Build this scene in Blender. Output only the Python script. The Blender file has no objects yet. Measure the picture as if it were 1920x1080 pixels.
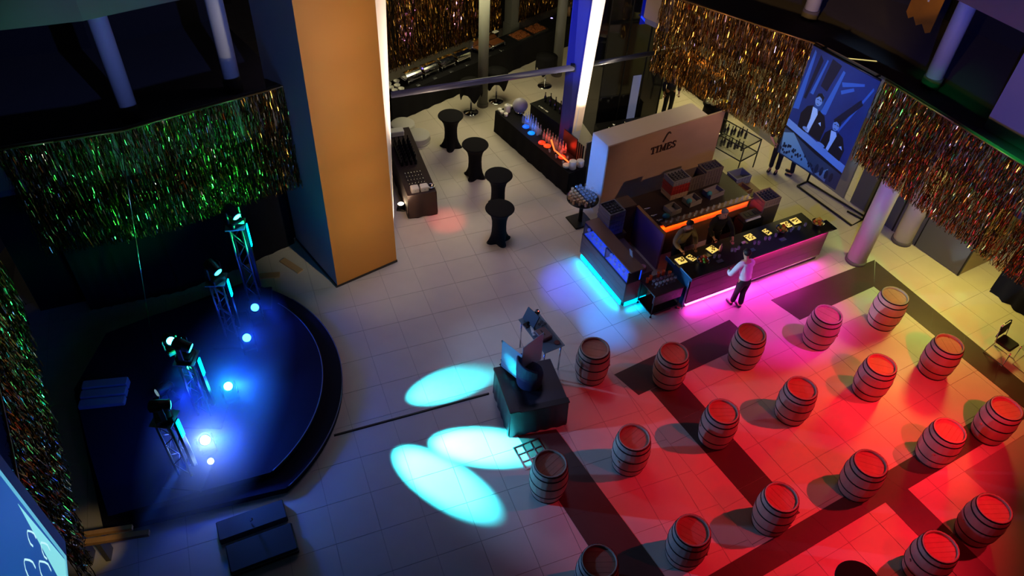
import bpy, math, random
import numpy as np
from mathutils import Vector, Matrix
R = math.radians
PI = math.pi
sc = bpy.context.scene
C = sc.collection

# ------------------------------------------------------------ camera
cam_d = bpy.data.cameras.new('camera'); cam = bpy.data.objects.new('camera', cam_d); C.objects.link(cam)
cam_d.sensor_width = 36; cam_d.lens = 1435.8 / 1920 * 36; cam_d.clip_end = 200
_p, _r = 0.771441, 0.0612476
fw = Vector((0, math.cos(_p), -math.sin(_p))); rt = Vector((1, 0, 0)); up = Vector((0, math.sin(_p), math.cos(_p)))
r2 = rt * math.cos(_r) + up * math.sin(_r); u2 = up * math.cos(_r) - rt * math.sin(_r)
M = Matrix((r2, u2, -fw)).transposed().to_4x4(); M.translation = (0, 0, 13.468)
cam.matrix_world = M
sc.camera = cam

# ------------------------------------------------------------ world, exposure, house lights
sc.view_settings.view_transform = 'Standard'; sc.view_settings.look = 'None'
sc.view_settings.gamma = 1; sc.view_settings.use_curve_mapping = False
sc.view_settings.exposure = 0.0
w = bpy.data.worlds.new('world'); sc.world = w; w.use_nodes = True
w.node_tree.nodes['Background'].inputs[0].default_value = (0.10, 0.10, 0.22, 1)
w.node_tree.nodes['Background'].inputs[1].default_value = 0.012

def area(name, loc, tgt, sx, sy, col, e, spread=180):
    d = bpy.data.lights.new(name, 'AREA'); d.shape = 'RECTANGLE'; d.size = sx; d.size_y = sy
    d.color = col; d.energy = e; d.spread = R(spread)
    o = bpy.data.objects.new(name, d); C.objects.link(o); o.location = loc
    o.rotation_euler = (Vector(tgt) - Vector(loc)).to_track_quat('-Z', 'Y').to_euler(); return o
def spot(name, loc, tgt, deg, col, e, blend=.3, size=.08):
    d = bpy.data.lights.new(name, 'SPOT'); d.spot_size = R(deg); d.spot_blend = blend; d.color = col; d.energy = e
    d.shadow_soft_size = size
    o = bpy.data.objects.new(name, d); C.objects.link(o); o.location = loc
    o.rotation_euler = (Vector(tgt) - Vector(loc)).to_track_quat('-Z', 'Y').to_euler(); return o
def point(name, loc, col, e, size=.1):
    d = bpy.data.lights.new(name, 'POINT'); d.color = col; d.energy = e; d.shadow_soft_size = size
    o = bpy.data.objects.new(name, d); C.objects.link(o); o.location = loc; return o

RED = (1, .012, .03); ORANGE = (1, .22, .03); CYAN = (0, .62, 1); BLUE = (.01, .05, 1); WARM = (1, .78, .55)
# atrium house light, soft from far above
area('atrium_light', (-.8, 16.8, 12.5), (-1.8, 14.3, 0), 3, 3, (.66, .58, 1), 39, 66)
# olive hall lights under the right gallery, over the food court and the far buffet
area('hall_light', (11.6, 15.0, 3.75), (11.3, 14.4, 0), .9, .9, (1, .84, .16), 80, 140)
area('hall_light', (8.5, 20.4, 3.7), (8.4, 19.2, 0), 1.6, 3, (1, .88, .30), 95, 130)
area('hall_light', (6.0, 23.4, 3.7), (5.6, 22.2, 0), 1.8, 1.8, (1, .86, .36), 110)
area('buffet_light', (-1.5, 22.2, 3.9), (-1.2, 21.6, 0), 2.5, 2.5, (1, .90, .48), 95)
# red wash over the barrels: lanterns on the right-hand gallery rail
spot('red_lantern', (9.2, 5.2, 6.8), (6.4, 8.6, 0), 66, RED, 650, .9, .12)
spot('red_lantern', (13.8, 10.4, 10.8), (6.3, 8.9, 0), 38, RED, 6900, .9, .12)
spot('red_lantern', (9.6, 6.6, 6.8), (9.4, 11.4, 0), 44, RED, 2600, .9, .12)
# ------------------------------------------------------------ materials
def lin(c): return tuple(x / 12.92 if x <= .04045 else ((x + .055) / 1.055) ** 2.4 for x in c)
MATS = {}
def mat(name, col, rough=.5, metal=0, var=0., scale=6, stretch=(1, 1, 1), bump=0., emit=0, ecol=None, trans=0, spec=.5, alpha=1):
    if name in MATS: return MATS[name]
    m = bpy.data.materials.new(name); m.use_nodes = True; n = m.node_tree.nodes; l = m.node_tree.links
    b = n['Principled BSDF']; c = lin(col)
    b.inputs['Base Color'].default_value = (*c, 1); b.inputs['Roughness'].default_value = rough
    b.inputs['Metallic'].default_value = metal; b.inputs['Specular IOR Level'].default_value = spec
    b.inputs['Transmission Weight'].default_value = trans; b.inputs['Alpha'].default_value = alpha
    if emit:
        b.inputs['Emission Color'].default_value = (*(ecol or c), 1); b.inputs['Emission Strength'].default_value = emit
    if var or bump:
        tc = n.new('ShaderNodeTexCoord'); mp = n.new('ShaderNodeMapping'); nz = n.new('ShaderNodeTexNoise')
        mp.inputs['Scale'].default_value = stretch; nz.inputs['Scale'].default_value = scale; nz.inputs['Detail'].default_value = 5
        l.new(tc.outputs['Object'], mp.inputs[0]); l.new(mp.outputs[0], nz.inputs['Vector'])
        if var:
            mx = n.new('ShaderNodeMixRGB'); mx.inputs[1].default_value = (*[x * (1 - var) for x in c], 1)
            mx.inputs[2].default_value = (*[min(1, x * (1 + var)) for x in c], 1)
            l.new(nz.outputs[0], mx.inputs[0]); l.new(mx.outputs[0], b.inputs['Base Color'])
        if bump:
            bp = n.new('ShaderNodeBump'); bp.inputs['Strength'].default_value = bump; bp.inputs['Distance'].default_value = .01
            l.new(nz.outputs[0], bp.inputs['Height']); l.new(bp.outputs[0], b.inputs['Normal'])
    MATS[name] = m; return m
def glass(name, col=(1, 1, 1), rough=.03):
    if name in MATS: return MATS[name]
    m = bpy.data.materials.new(name); m.use_nodes = True; n = m.node_tree.nodes; l = m.node_tree.links
    n.remove(n['Principled BSDF']); out = n['Material Output']
    t = n.new('ShaderNodeBsdfTransparent'); g = n.new('ShaderNodeBsdfGlossy'); f = n.new('ShaderNodeLayerWeight'); pw_ = n.new('ShaderNodeMath'); pw_.operation = 'POWER'; pw_.inputs[1].default_value = 3; ma = n.new('ShaderNodeMath'); ma.operation = 'MULTIPLY_ADD'; ma.inputs[1].default_value = .8; ma.inputs[2].default_value = .04; mx = n.new('ShaderNodeMixShader')
    t.inputs[0].default_value = (*lin(col), 1); g.inputs['Roughness'].default_value = rough; f.inputs[0].default_value = .5
    l.new(f.outputs['Facing'], pw_.inputs[0]); l.new(pw_.outputs[0], ma.inputs[0]); l.new(ma.outputs[0], mx.inputs[0]); l.new(t.outputs[0], mx.inputs[1]); l.new(g.outputs[0], mx.inputs[2]); l.new(mx.outputs[0], out.inputs[0])
    MATS[name] = m; return m

# ------------------------------------------------------------ mesh builder
class MB:
    def __init__(s): s.v = []; s.f = []; s.m = []; s.sm = []
    def add(s, vs, fs, mi=0, smooth=False):
        o = len(s.v); s.v += [tuple(x) for x in vs]; s.f += [tuple(i + o for i in f) for f in fs]
        s.m += [mi] * len(fs); s.sm += [smooth] * len(fs); return s
    def box(s, x0, x1, y0, y1, z0, z1, mi=0, bev=0):
        if bev:
            poly = [(x0 + bev, y0), (x1 - bev, y0), (x1, y0 + bev), (x1, y1 - bev), (x1 - bev, y1), (x0 + bev, y1), (x0, y1 - bev), (x0, y0 + bev)]
            return s.prism(poly, z0, z1, mi, bev)
        v = [(x0, y0, z0), (x1, y0, z0), (x1, y1, z0), (x0, y1, z0), (x0, y0, z1), (x1, y0, z1), (x1, y1, z1), (x0, y1, z1)]
        return s.add(v, [(3, 2, 1, 0), (4, 5, 6, 7), (0, 1, 5, 4), (1, 2, 6, 5), (2, 3, 7, 6), (3, 0, 4, 7)], mi)
    def prism(s, poly, z0, z1, mi=0, bev=0, top=None):
        n = len(poly); rings = [[(x, y, z0) for x, y in poly]]
        if bev:
            cx = sum(p[0] for p in poly) / n; cy = sum(p[1] for p in poly) / n
            rings.append([(x, y, z1 - bev) for x, y in poly])
            def ins(p):
                d = Vector((cx - p[0], cy - p[1])); d = d.normalized() * min(bev * 1.2, d.length * .5); return (p[0] + d.x, p[1] + d.y, z1)
            rings.append([ins(p) for p in poly])
        else: rings.append([(x, y, z1) for x, y in (top or poly)])
        v = sum(rings, []); f = [tuple(range(n - 1, -1, -1)), tuple(range(len(v) - n, len(v)))]
        for k in range(len(rings) - 1):
            for i in range(n):
                j = (i + 1) % n; f.append((k * n + i, k * n + j, k * n + n + j, k * n + n + i))
        return s.add(v, f, mi)
    def lathe(s, prof, c=(0, 0, 0), seg=16, mi=0, smooth=True, fr=None, cap=True):
        v = []; f = []; n = len(prof)
        for r, z in prof:
            for i in range(seg):
                a = 2 * PI * i / seg; k = fr(a, z) if fr else 1
                v.append((c[0] + r * k * math.cos(a), c[1] + r * k * math.sin(a), c[2] + z))
        for j in range(n - 1):
            for i in range(seg):
                i2 = (i + 1) % seg; f.append((j * seg + i, j * seg + i2, j * seg + seg + i2, j * seg + seg + i))
        s.add(v, f, mi, smooth)
        if cap:
            o = len(s.v) - len(v)
            s.f += [tuple(o + i for i in range(seg - 1, -1, -1)), tuple(o + (n - 1) * seg + i for i in range(seg))]
            s.m += [mi] * 2; s.sm += [False] * 2
        return s
    def tube(s, pts, r, seg=8, mi=0, close=False):
        pts = [Vector(p) for p in pts]; n = len(pts); rr = r if isinstance(r, (list, tuple)) else [r] * n; v = []; f = []
        for k, p in enumerate(pts):
            if close: d = pts[(k + 1) % n] - pts[k - 1]
            else: d = (pts[min(k + 1, n - 1)] - pts[max(k - 1, 0)])
            d.normalize(); a = d.orthogonal().normalized() if k == 0 else (a - d * a.dot(d)).normalized(); b = d.cross(a)
            for i in range(seg):
                t = 2 * PI * i / seg; v.append(p + (a * math.cos(t) + b * math.sin(t)) * rr[k])
        for k in range(n if close else n - 1):
            for i in range(seg):
                j = (i + 1) % seg; k2 = (k + 1) % n
                f.append((k * seg + i, k * seg + j, k2 * seg + j, k2 * seg + i))
        if not close: f += [tuple(range(seg - 1, -1, -1)), tuple((n - 1) * seg + i for i in range(seg))]
        return s.add(v, f, mi, True)
    def ball(s, c, r, mi=0, seg=12, rings=8, sq=(1, 1, 1)):
        p = [(max(1e-4, r * math.sin(PI * k / rings)), -r * math.cos(PI * k / rings)) for k in range(rings + 1)]
        o = len(s.v); s.lathe(p, (0, 0, 0), seg, mi, True, cap=False)
        s.v[o:] = [(c[0] + x * sq[0], c[1] + y * sq[1], c[2] + z * sq[2]) for x, y, z in s.v[o:]]; return s
    def quad(s, a, b, c, d, mi=0): return s.add([a, b, c, d], [(0, 1, 2, 3)], mi)
    def xf(s, M, start=0):
        s.v[start:] = [tuple(M @ Vector(p)) for p in s.v[start:]]; return s
    def build(s, name, mats, parent=None, loc=None, rz=0):
        me = bpy.data.meshes.new(name); me.from_pydata(s.v, [], s.f)
        if not isinstance(mats, (list, tuple)): mats = [mats]
        for m in mats: me.materials.append(m)
        me.polygons.foreach_set('material_index', s.m); me.polygons.foreach_set('use_smooth', s.sm); me.update()
        o = bpy.data.objects.new(name, me); C.objects.link(o); o.parent = parent
        if loc is not None: o.location = loc
        o.rotation_euler.z = rz
        return o
def tag(o, label=None, cat=None, group=None, kind=None):
    if label: o['label'] = label
    if cat: o['category'] = cat
    if group: o['group'] = group
    if kind: o['kind'] = kind
    return o
def thing(name, label, cat, loc=(0, 0, 0), rz=0, group=None):
    o = bpy.data.objects.new(name, None); C.objects.link(o); o.location = loc; o.rotation_euler.z = rz
    o.empty_display_size = .1; return tag(o, label, cat, group)
def dup(root, loc, rz=None, label=None, group=None):
    c = root.copy(); C.objects.link(c); c.location = loc
    if rz is not None: c.rotation_euler.z = rz
    if label: c['label'] = label
    if group: c['group'] = group
    for ch in root.children:
        d = ch.copy(); C.objects.link(d); d.parent = c
        for g in ch.children:
            e = g.copy(); C.objects.link(e); e.parent = d
    return c
# bar frame: u along the bar front, v towards the back wall
BA = R(29.5); BO = Vector((4.2, 13.42, 0)); BU = Vector((math.cos(BA), math.sin(BA), 0)); BV = Vector((-math.sin(BA), math.cos(BA), 0))
def bp(u, v, z=0): return BO + BU * u + BV * v + Vector((0, 0, z))

ORD = 'first second third fourth fifth sixth seventh eighth ninth tenth eleventh twelfth thirteenth fourteenth fifteenth sixteenth seventeenth eighteenth nineteenth twentieth'.split()
def nth(i, n=0):
    if i < 20: return ORD[i]
    return ('twenty-' + ORD[i - 20]) if i < 29 else 'thirty-' + ORD[i - 30] if i > 29 else 'thirtieth'
# ------------------------------------------------------------ palette
black_cloth = mat('black_cloth', (.075, .07, .085), .9, var=.2, scale=30, spec=.2)
dark_navy = mat('dark_navy_cloth', (.05, .05, .085), .9, spec=.2)
tile_l = mat('light_stone', (.80, .76, .70), .38, var=.07, scale=2.2, bump=.04)
tile_d = mat('dark_stone', (.30, .24, .21), .36, var=.15, scale=4, bump=.05)
grout = mat('grout', (.64, .61, .57), .8)
chrome = mat('chrome', (.85, .85, .87), .12, 1)
steel = mat('brushed_steel', (.62, .62, .64), .3, 1)
alu = mat('truss_aluminium', (.55, .56, .6), .35, .8)
black_metal = mat('black_metal', (.05, .05, .055), .4, .3)
black_plastic = mat('black_plastic', (.05, .05, .055), .45)
white_ceramic = mat('white_ceramic', (.88, .87, .84), .25)
white_wall = mat('white_paint', (.80, .78, .76), .6, var=.04, scale=3)
dark_wall = mat('dark_wall', (.09, .08, .10), .8, var=.2, scale=2)
grey_wall = mat('grey_panel', (.42, .42, .40), .6, var=.06, scale=2)
clear = glass('clear_glass', (.96, .97, .97))
wood_dark = mat('dark_wood', (.34, .24, .22), .45, var=.45, scale=3, stretch=(1, 1, 14), bump=.15)
skin = mat('skin', (.78, .56, .45), .5)
hair_m = mat('dark_hair', (.07, .05, .04), .6)
# ------------------------------------------------------------ setting: floor
def clip(poly, p, n):                      # keep the side where (x-p).n <= 0
    out = []
    for i in range(len(poly)):
        a, b = poly[i], poly[(i + 1) % len(poly)]
        da = (a[0] - p[0]) * n[0] + (a[1] - p[1]) * n[1]; db = (b[0] - p[0]) * n[0] + (b[1] - p[1]) * n[1]
        if da <= 0: out.append(a)
        if (da < 0 < db) or (db < 0 < da):
            t = da / (da - db); out.append((a[0] + (b[0] - a[0]) * t, a[1] + (b[1] - a[1]) * t))
    return out
fl = MB().box(-13, 17, 1, 34, -.3, -.007).build('floor', grout); tag(fl, kind='structure')
def par(polys, p):                         # area of a polygon
    return abs(sum(polys[i][0] * polys[(i + 1) % len(polys)][1] - polys[(i + 1) % len(polys)][0] * polys[i][1] for i in range(len(polys)))) / 2
tiles = []
split = (2.2, 11.6); nR = (math.cos(R(31.5)), math.sin(R(31.5)))
for ang, org, sgn in ((23.5, (-3.78, 12.88), 1), (31.5, split, -1)):
    a = R(ang); U = (math.cos(a), math.sin(a)); W = (-U[1], U[0]); S = .85
    n = (nR[0] * sgn, nR[1] * sgn)
    for i in range(-24, 26):
        for j in range(-24, 26):
            cx = org[0] + U[0] * (i + .5) * S + W[0] * (j + .5) * S; cy = org[1] + U[1] * (i + .5) * S + W[1] * (j + .5) * S
            if not (-12 < cx < 16 and 4.2 < cy < 31): continue
            if abs(cx) > 3 + cy * .78: continue
            g = S / 2 - .0035
            q = [(cx + U[0] * x * g + W[0] * y * g, cy + U[1] * x * g + W[1] * y * g) for x, y in ((-1, -1), (1, -1), (1, 1), (-1, 1))]
            k = clip(q, split, n)
            if len(k) > 2 and par(k, 0) > .02: tiles.append((cx * cx + cy * cy + 180, k, len(k) == 4 and k == q, cx, cy, a))
tiles.sort(key=lambda t: t[0])
full = MB().box(-S / 2 + .005, S / 2 - .0035, -S / 2 + .005, S / 2 - .0035, -.02, 0).build('tile', tile_l).data
first = bpy.data.objects['tile']; bpy.data.objects.remove(first)
rest = MB()
for k, (_, poly, isfull, cx, cy, a) in enumerate(tiles):
    if k >= 290: rest.prism(poly, -.02, 0)
    elif isfull:
        o = bpy.data.objects.new('tile', full); C.objects.link(o); o.location = (cx, cy, 0); o.rotation_euler.z = a; o.parent = fl
    else: MB().prism(poly, -.02, 0).build('tile', tile_l, fl)
tag(rest.build('far_tiles', tile_l, fl), kind='stuff')
bands = [[(2.44, 11.23), (2.96, 10.68), (5.85, 12.52), (5.39, 13.2)],
         [(3.23, 10.85), (5.32, 7.62), (5.95, 7.99), (3.9, 11.27)],
         [(2.96, 5.42), (11.75, 10.79), (11.32, 11.12), (2.7, 5.82)],
         [(.3, 9.4), (3.55, 4.0), (4.42, 4.5), (1.12, 9.63)],
         [(7.74, 8.36), (10.0, 4.6), (10.62, 4.9), (8.3, 8.7)],
         [(6.57, 13.99), (7.16, 13.34), (9.41, 14.73), (9.75, 15.8)],
         [(9.41, 14.73), (13.15, 8.6), (13.6, 8.9), (9.75, 15.75)]]
for b in bands:
    a0, a1, b1, b0 = [Vector(p) for p in b]
    L = max((a1 - a0).length, (b1 - b0).length); n = max(1, round(L / 1.0))
    for k in range(n):
        t0 = k / n + .0015 / L; t1 = (k + 1) / n - .0015 / L
        p = [a0.lerp(a1, t0), a0.lerp(a1, t1), b0.lerp(b1, t1), b0.lerp(b1, t0)]
        MB().prism([tuple(x) for x in p], -.018, .003 + .0006 * bands.index(b)).build('dark_tile', tile_d, fl)

# ------------------------------------------------------------ setting: walls, galleries
def struct(mb, name, m): return tag(mb.build(name, m), kind='structure')
def offs(pts, d):
    out = []
    for i, p in enumerate(pts):
        a = Vector(pts[max(0, i - 1)]); b = Vector(pts[min(len(pts) - 1, i + 1)]); t = (b - a).normalized()
        out.append((p[0] - t.y * d, p[1] + t.x * d))
    return out
def strip(mb, pts, d0, d1, z0, z1, mi=0):
    A = offs(pts, d0); B = offs(pts, d1)
    for i in range(len(pts) - 1): mb.prism([A[i], A[i + 1], B[i + 1], B[i]] if d1 > d0 else [B[i], B[i + 1], A[i + 1], A[i]], z0, z1, mi)
    return mb
EL = [(-4.6, 14.85), (-5.39, 14.19), (-6.56, 13.31), (-7.69, 12.4), (-8.8, 11.91), (-9.62, 11.55), (-10.6, 11.1)]       # left gallery edge
EL2 = [(-10.6, 11.1), (-9.25, 9.59), (-7.63, 7.26), (-6.16, 5.17), (-5.0, 3.5)]
ER = [(3.2, 20.8), (4.04, 20.01), (5.55, 18.95), (7.07, 17.93), (8.27, 16.3), (9.23, 14.6), (10.07, 13.12), (11.2, 11.1)]  # right gallery edge
EB = [(-5.2, 21.7), (3.6, 30.6)]                                                                                          # back edge above the buffet
slab_m = mat('gallery_concrete', (.36, .33, .32), .8, var=.1, scale=3)
par_m = mat('parapet_plaster', (.52, .42, .32), .8, var=.08, scale=2)
struct(strip(MB(), EL, -.12, -5.5, 3.9, 4.15), 'floor_left_gallery', slab_m)
struct(strip(MB(), EL, -5.5, -5.7, 0, 9), 'wall_left_back', dark_wall)
struct(strip(MB(), EL, -.02, -.14, 4.1, 4.98), 'wall_left_rail', par_m)
struct(strip(MB(), EL, -.02, -.3, 7.2, 8.25), 'wall_left_parapet', par_m)
struct(strip(MB(), EL2[1:], -.02, -.3, 9.0, 10.0), 'wall_left_upper_parapet', par_m)
struct(strip(MB(), EL2, -1.0, -1.2, 0, 7), 'wall_left', dark_wall)
struct(strip(MB(), EL, -1.1, -1.2, 0, 3.9), 'wall_behind_stage', dark_navy)
struct(strip(MB(), ER, .12, 6.5, 3.9, 4.15), 'floor_right_gallery', slab_m)
struct(strip(MB(), ER, .02, .14, 4.1, 4.98), 'wall_right_rail', par_m)
struct(strip(MB(), ER, 6.3, 6.5, 4, 10), 'wall_right_back', dark_wall)
pr = strip(MB(), ER, .02, .3, 7.2, 8.4).build('wall_right_parapet', par_m); tag(pr, kind='structure')
struct(MB().box(-14, 18, 33.5, 33.8, 0, 12), 'wall_back', dark_wall)
struct(MB().box(16.6, 16.9, 2, 33.5, 0, 12), 'wall_right', dark_wall)
struct(strip(MB(), EB, 1.6, 1.8, 0, 7), 'wall_behind_buffet', dark_wall)
# pier on the right gallery, the purple light on it tinted into the plaster
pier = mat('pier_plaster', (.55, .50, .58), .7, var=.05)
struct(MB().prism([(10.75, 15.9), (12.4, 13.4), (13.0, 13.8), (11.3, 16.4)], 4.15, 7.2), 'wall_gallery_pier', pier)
for x, y in ((-8.44, 14.09), (-6.66, 15.54)):
    t = thing('round_column', 'blue-lit round column on the left gallery, ' + ('left of the two' if x < -7 else 'right of the two, beside the big pillar'), 'column', (x, y, 4.15), 0, 'upper gallery columns')
    MB().lathe([(.19, .28), (.19, 3.05)], seg=20).build('shaft', white_wall, t); MB().lathe([(.21, 0), (.21, .28)], seg=20).build('base', slab_m, t)
for x, y, lb in ((7.95, 21.3, 'blue-lit round column on the right gallery above the photo banner, left of the two'), (10.15, 17.75, 'blue-lit round column on the right gallery above the green-lit tinsel')):
    t = thing('round_column', lb, 'column', (x, y, 4.15), 0, 'upper gallery columns')
    MB().lathe([(.21, .28), (.21, 3.05)], seg=20).build('shaft', white_wall, t); MB().lathe([(.23, 0), (.23, .28)], seg=20).build('base', slab_m, t)
# ground floor columns
for x, y, r, h, lb in ((9.2, 15.72, .25, 3.9, 'tall round white column on the floor right of the bar, lit violet'), (10.75, 16.68, .25, 3.9, 'round column in front of the grey partition'),
                   (-1.35, 22.46, .165, 3.9, 'slim grey round column beside the draped tables at the buffet'), (1.11, 24.83, .17, 3.9, 'slim round column right of the food trays')):
    t = thing('round_column', lb, 'column', (x, y, 0))
    MB().lathe([(r, .1), (r, h)], seg=24).build('shaft', white_wall if x > 5 else grey_wall, t)
    MB().lathe([(r + .025, 0), (r + .025, .09), (r, .1)], seg=24).build('foot_ring', slab_m, t)
t = thing('square_column', 'white square column behind the buffet table', 'column', (-.62, 26.75, 0), R(46))
MB().box(-.18, .18, -.18, .18, .95, 5).build('shaft', grey_wall, t); MB().box(-.21, .21, -.21, .21, 0, .95).build('plinth', grey_wall, t)

# big orange pillar
ochre = mat('ochre_paint', (.74, .45, .12), .7, var=.05, scale=1.5)
pg = mat('pillar_grey_paint', (.60, .54, .48), .7, var=.05, scale=1.5)
pw = mat('pillar_white_paint', (.93, .86, .78), .6)
t = thing('big_pillar', 'huge square pillar with an ochre front face and grey side', 'pillar', (-4.33, 13.49, 0))
def face(mb, pl): return mb.prism(pl[:4], 0, 10.5, 0, 0, pl[4:])
O0 = (-4.33, 13.49)
def rel(p): return (p[0] - O0[0], p[1] - O0[1])
core = [rel(p) for p in ((-4.30, 13.53), (-3.06, 14.54), (-3.415, 16.6), (-5.72, 15.2))]
coret = [rel(p) for p in ((-4.30, 13.53), (-3.06, 14.54), (-3.05, 16.6), (-5.72, 15.2))]
MB().prism(core, .0, 10.5, 0, 0, coret).build('shaft', pw, t)
MB().prism([rel(p) for p in ((-4.33, 13.49), (-3.02, 14.56), (-3.05, 14.6), (-4.36, 13.53))], .06, 10.5).build('front_face', ochre, t)
MB().prism([rel(p) for p in ((-4.33, 13.49), (-4.30, 13.53), (-5.74, 15.21), (-5.77, 15.17))], .06, 10.5).build('side_face', pg, t)
MB().prism([rel(p) for p in ((-4.35, 13.47), (-3.0, 14.56), (-3.04, 14.6), (-4.34, 13.53), (-5.74, 15.21), (-5.79, 15.16))], 0, .07).build('skirting', mat('dark_skirting', (.13, .09, .06), .5), t)
# lit slim pillar behind the bar
blue_p = mat('pillar_blue_white', (.82, .82, .9), .6)
t = thing('slim_pillar', 'slim square pillar with a brightly lit edge, rising behind the bar wall', 'pillar', (1.5, 19.6, 0))
P0 = [(-.38, -.1), (-.085, -.5), (.155, -.3), (-.1, .2)]; P1 = [(-.36, -.1), (.22, -.5), (.64, -.3), (.1, .3)]
MB().prism(P0, 0, 9, 0, 0, P1).build('shaft', [blue_p], t)
def lerp2(a, b, k): return (a[0] + (b[0] - a[0]) * k, a[1] + (b[1] - a[1]) * k)
A0, B0 = lerp2(P0[1], P1[1], .14), lerp2(P0[2], P1[2], .14)
n0 = Vector((P0[2][1] - P0[1][1], -(P0[2][0] - P0[1][0]))).normalized() * .012
lit = MB().add([(A0[0] + n0.x, A0[1] + n0.y, 1.3), (B0[0] + n0.x, B0[1] + n0.y, 1.3), (P1[2][0] + n0.x, P1[2][1] + n0.y, 9), (P1[1][0] + n0.x, P1[1][1] + n0.y, 9),
               (A0[0], A0[1], 1.3), (B0[0], B0[1], 1.3), (P1[2][0], P1[2][1], 9), (P1[1][0], P1[1][1], 9)], [(0, 1, 2, 3), (0, 4, 5, 1), (1, 5, 6, 2), (2, 6, 7, 3), (3, 7, 4, 0)])
lit.build('edge_panel', pw, t)
n1 = Vector((P0[1][1] - P0[0][1], -(P0[1][0] - P0[0][0]))).normalized() * .012
MB().prism([(P0[0][0] + n1.x, P0[0][1] + n1.y), (P0[1][0] + n1.x, P0[1][1] + n1.y), P0[1], P0[0]], .02, 9, 0, 0, [(P1[0][0] + n1.x, P1[0][1] + n1.y), (P1[1][0] + n1.x, P1[1][1] + n1.y), P1[1], P1[0]]).build('blue_face', mat('blue_light_tint', (.16, .22, .62), .55, var=.05), t)  # blue light on the white pillar put into this face's colour
# round tie beam between the pillars, carrying two strip lamps
t = thing('tie_beam', 'dark round steel beam spanning between the two pillars', 'beam')
za = 3.3
MB().tube([(-3.36, 17.2, za), (1.3, 19.2, za)], .085, 12).build('tube', mat('beam_paint', (.30, .30, .40), .35), t)
MB().box(-.06, .06, -.06, .06, -.1, .1).build('end_plate', black_metal, t, (1.28, 19.19, za))
t = thing('tie_beam', 'dark thin beam running right from the slim pillar to the tinsel', 'beam')
MB().tube([(1.8, 19.45, za), (4.43, 20.73, za)], .07, 12).build('tube', mat('beam_dark', (.12, .12, .13), .35), t)
# ------------------------------------------------------------ wine barrels
rnd = random.Random(4)
oak = mat('barrel_oak', (.66, .56, .50), .6, var=.22, scale=5, stretch=(1, 1, .25), bump=.2)
oak_head = mat('barrel_head_oak', (.70, .50, .42), .55, var=.2, scale=6, stretch=(.2, 1, 1), bump=.1)
hoop_m = mat('hoop_iron', (.10, .09, .10), .5, .7)
def bil(z): return .315 + .062 * (1 - ((z - .475) / .475) ** 2)
def groove(a, z): return 1 - .012 * (abs((a * 22 / (2 * PI)) % 1 - .5) > .42)
def make_barrel():
    t = thing('wine_barrel', '', 'barrel', group='wine barrels standing on the floor')
    b = MB(); b.lathe([(.29, 0)] + [(bil(z), z) for z in [.0 + .95 * i / 12 for i in range(13)]] + [(.285, .95), (.285, .90)], seg=88, fr=groove, cap=False); b.lathe([(.285, .02), (.001, .02)], seg=24, cap=False)
    b.build('staves', oak, t)
    hd = MB()
    for k in range(6):                                     # head boards
        x0 = -.285 + k * .095; x1 = x0 + .092
        def yy(x): return math.sqrt(max(.0004, .286 ** 2 - min(abs(x), .2855) ** 2))
        xs = [x0, (x0 + x1) / 2, x1]
        hd.prism([(x, -yy(x)) for x in xs] + [(x, yy(x)) for x in reversed(xs)], .885, .905 + .002 * (k % 2))
    hd.build('barrel_head', oak_head, t)
    for z in (.02, .25, .55, .79, .918):
        h = .028
        MB().lathe([(bil(z) + .001, z), (bil(z) + .007, z), (bil(z + h) + .007, z + h), (bil(z + h) + .001, z + h)], seg=32, cap=False).build('hoop', hoop_m, t)
    MB().lathe([(.03, 0), (.026, .02)], seg=10).xf(Matrix.Translation((0, -bil(.475) - .0, .475)) @ Matrix.Rotation(PI / 2, 4, 'X')).build('bung', oak_head, t)
    return t
BRL = [(1.89, 11.16, 'leftmost in the row nearest the bar, beside the glass table'),
       (3.63, 11.16, 'second in the row nearest the bar, on the short dark band'),
       (5.46, 11.89, 'third in the row nearest the bar, right end of short band'),
       (7.38, 12.65, 'fourth in the row nearest the bar, below the dark corner'),
       (9.18, 13.42, 'orange topped at the far corner, last in the row nearest the bar'),
       (.94, 8.16, 'at the edge of the cyan spotlight before the black platform'),
       (2.59, 8.88, 'cyan lit on its left, second in the middle row'),
       (4.47, 9.65, 'bright red lid on the long dark band, third in middle row'),
       (6.25, 10.39, 'fourth in the middle row, on plain light tiles'),
       (8.18, 11.19, 'fifth in the middle row, left of the orange lidded one'),
       (9.94, 11.94, 'orange lidded beside the dark border, last of the middle row'),
       (1.8, 6.26, 'cut by the bottom edge on the left dark band'),
       (3.5, 6.95, 'second in the near row, right of the left dark band'),
       (5.26, 7.74, 'brightest red lid, beside the crossing of the dark bands'),
       (7.18, 8.61, 'on the diagonal dark band, left of the dark junction'),
       (9.06, 9.52, 'on the diagonal dark band, right of the dark junction'),
       (10.5, 10.19, 'cut by the right edge at the diagonal band end'),
       (7.94, 6.93, 'at the bottom edge on the lower right dark stripe'),
       (9.25, 7.78, 'dim, cut by the right edge, lowest on the right')]
b0 = make_barrel()
for i, (x, y, l) in enumerate(BRL):
    o = b0 if i == 0 else dup(b0, (0, 0, 0))
    o.location = (x, y, .005); o.rotation_euler.z = rnd.uniform(0, 6); o['label'] = 'oak wine barrel ' + l

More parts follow.
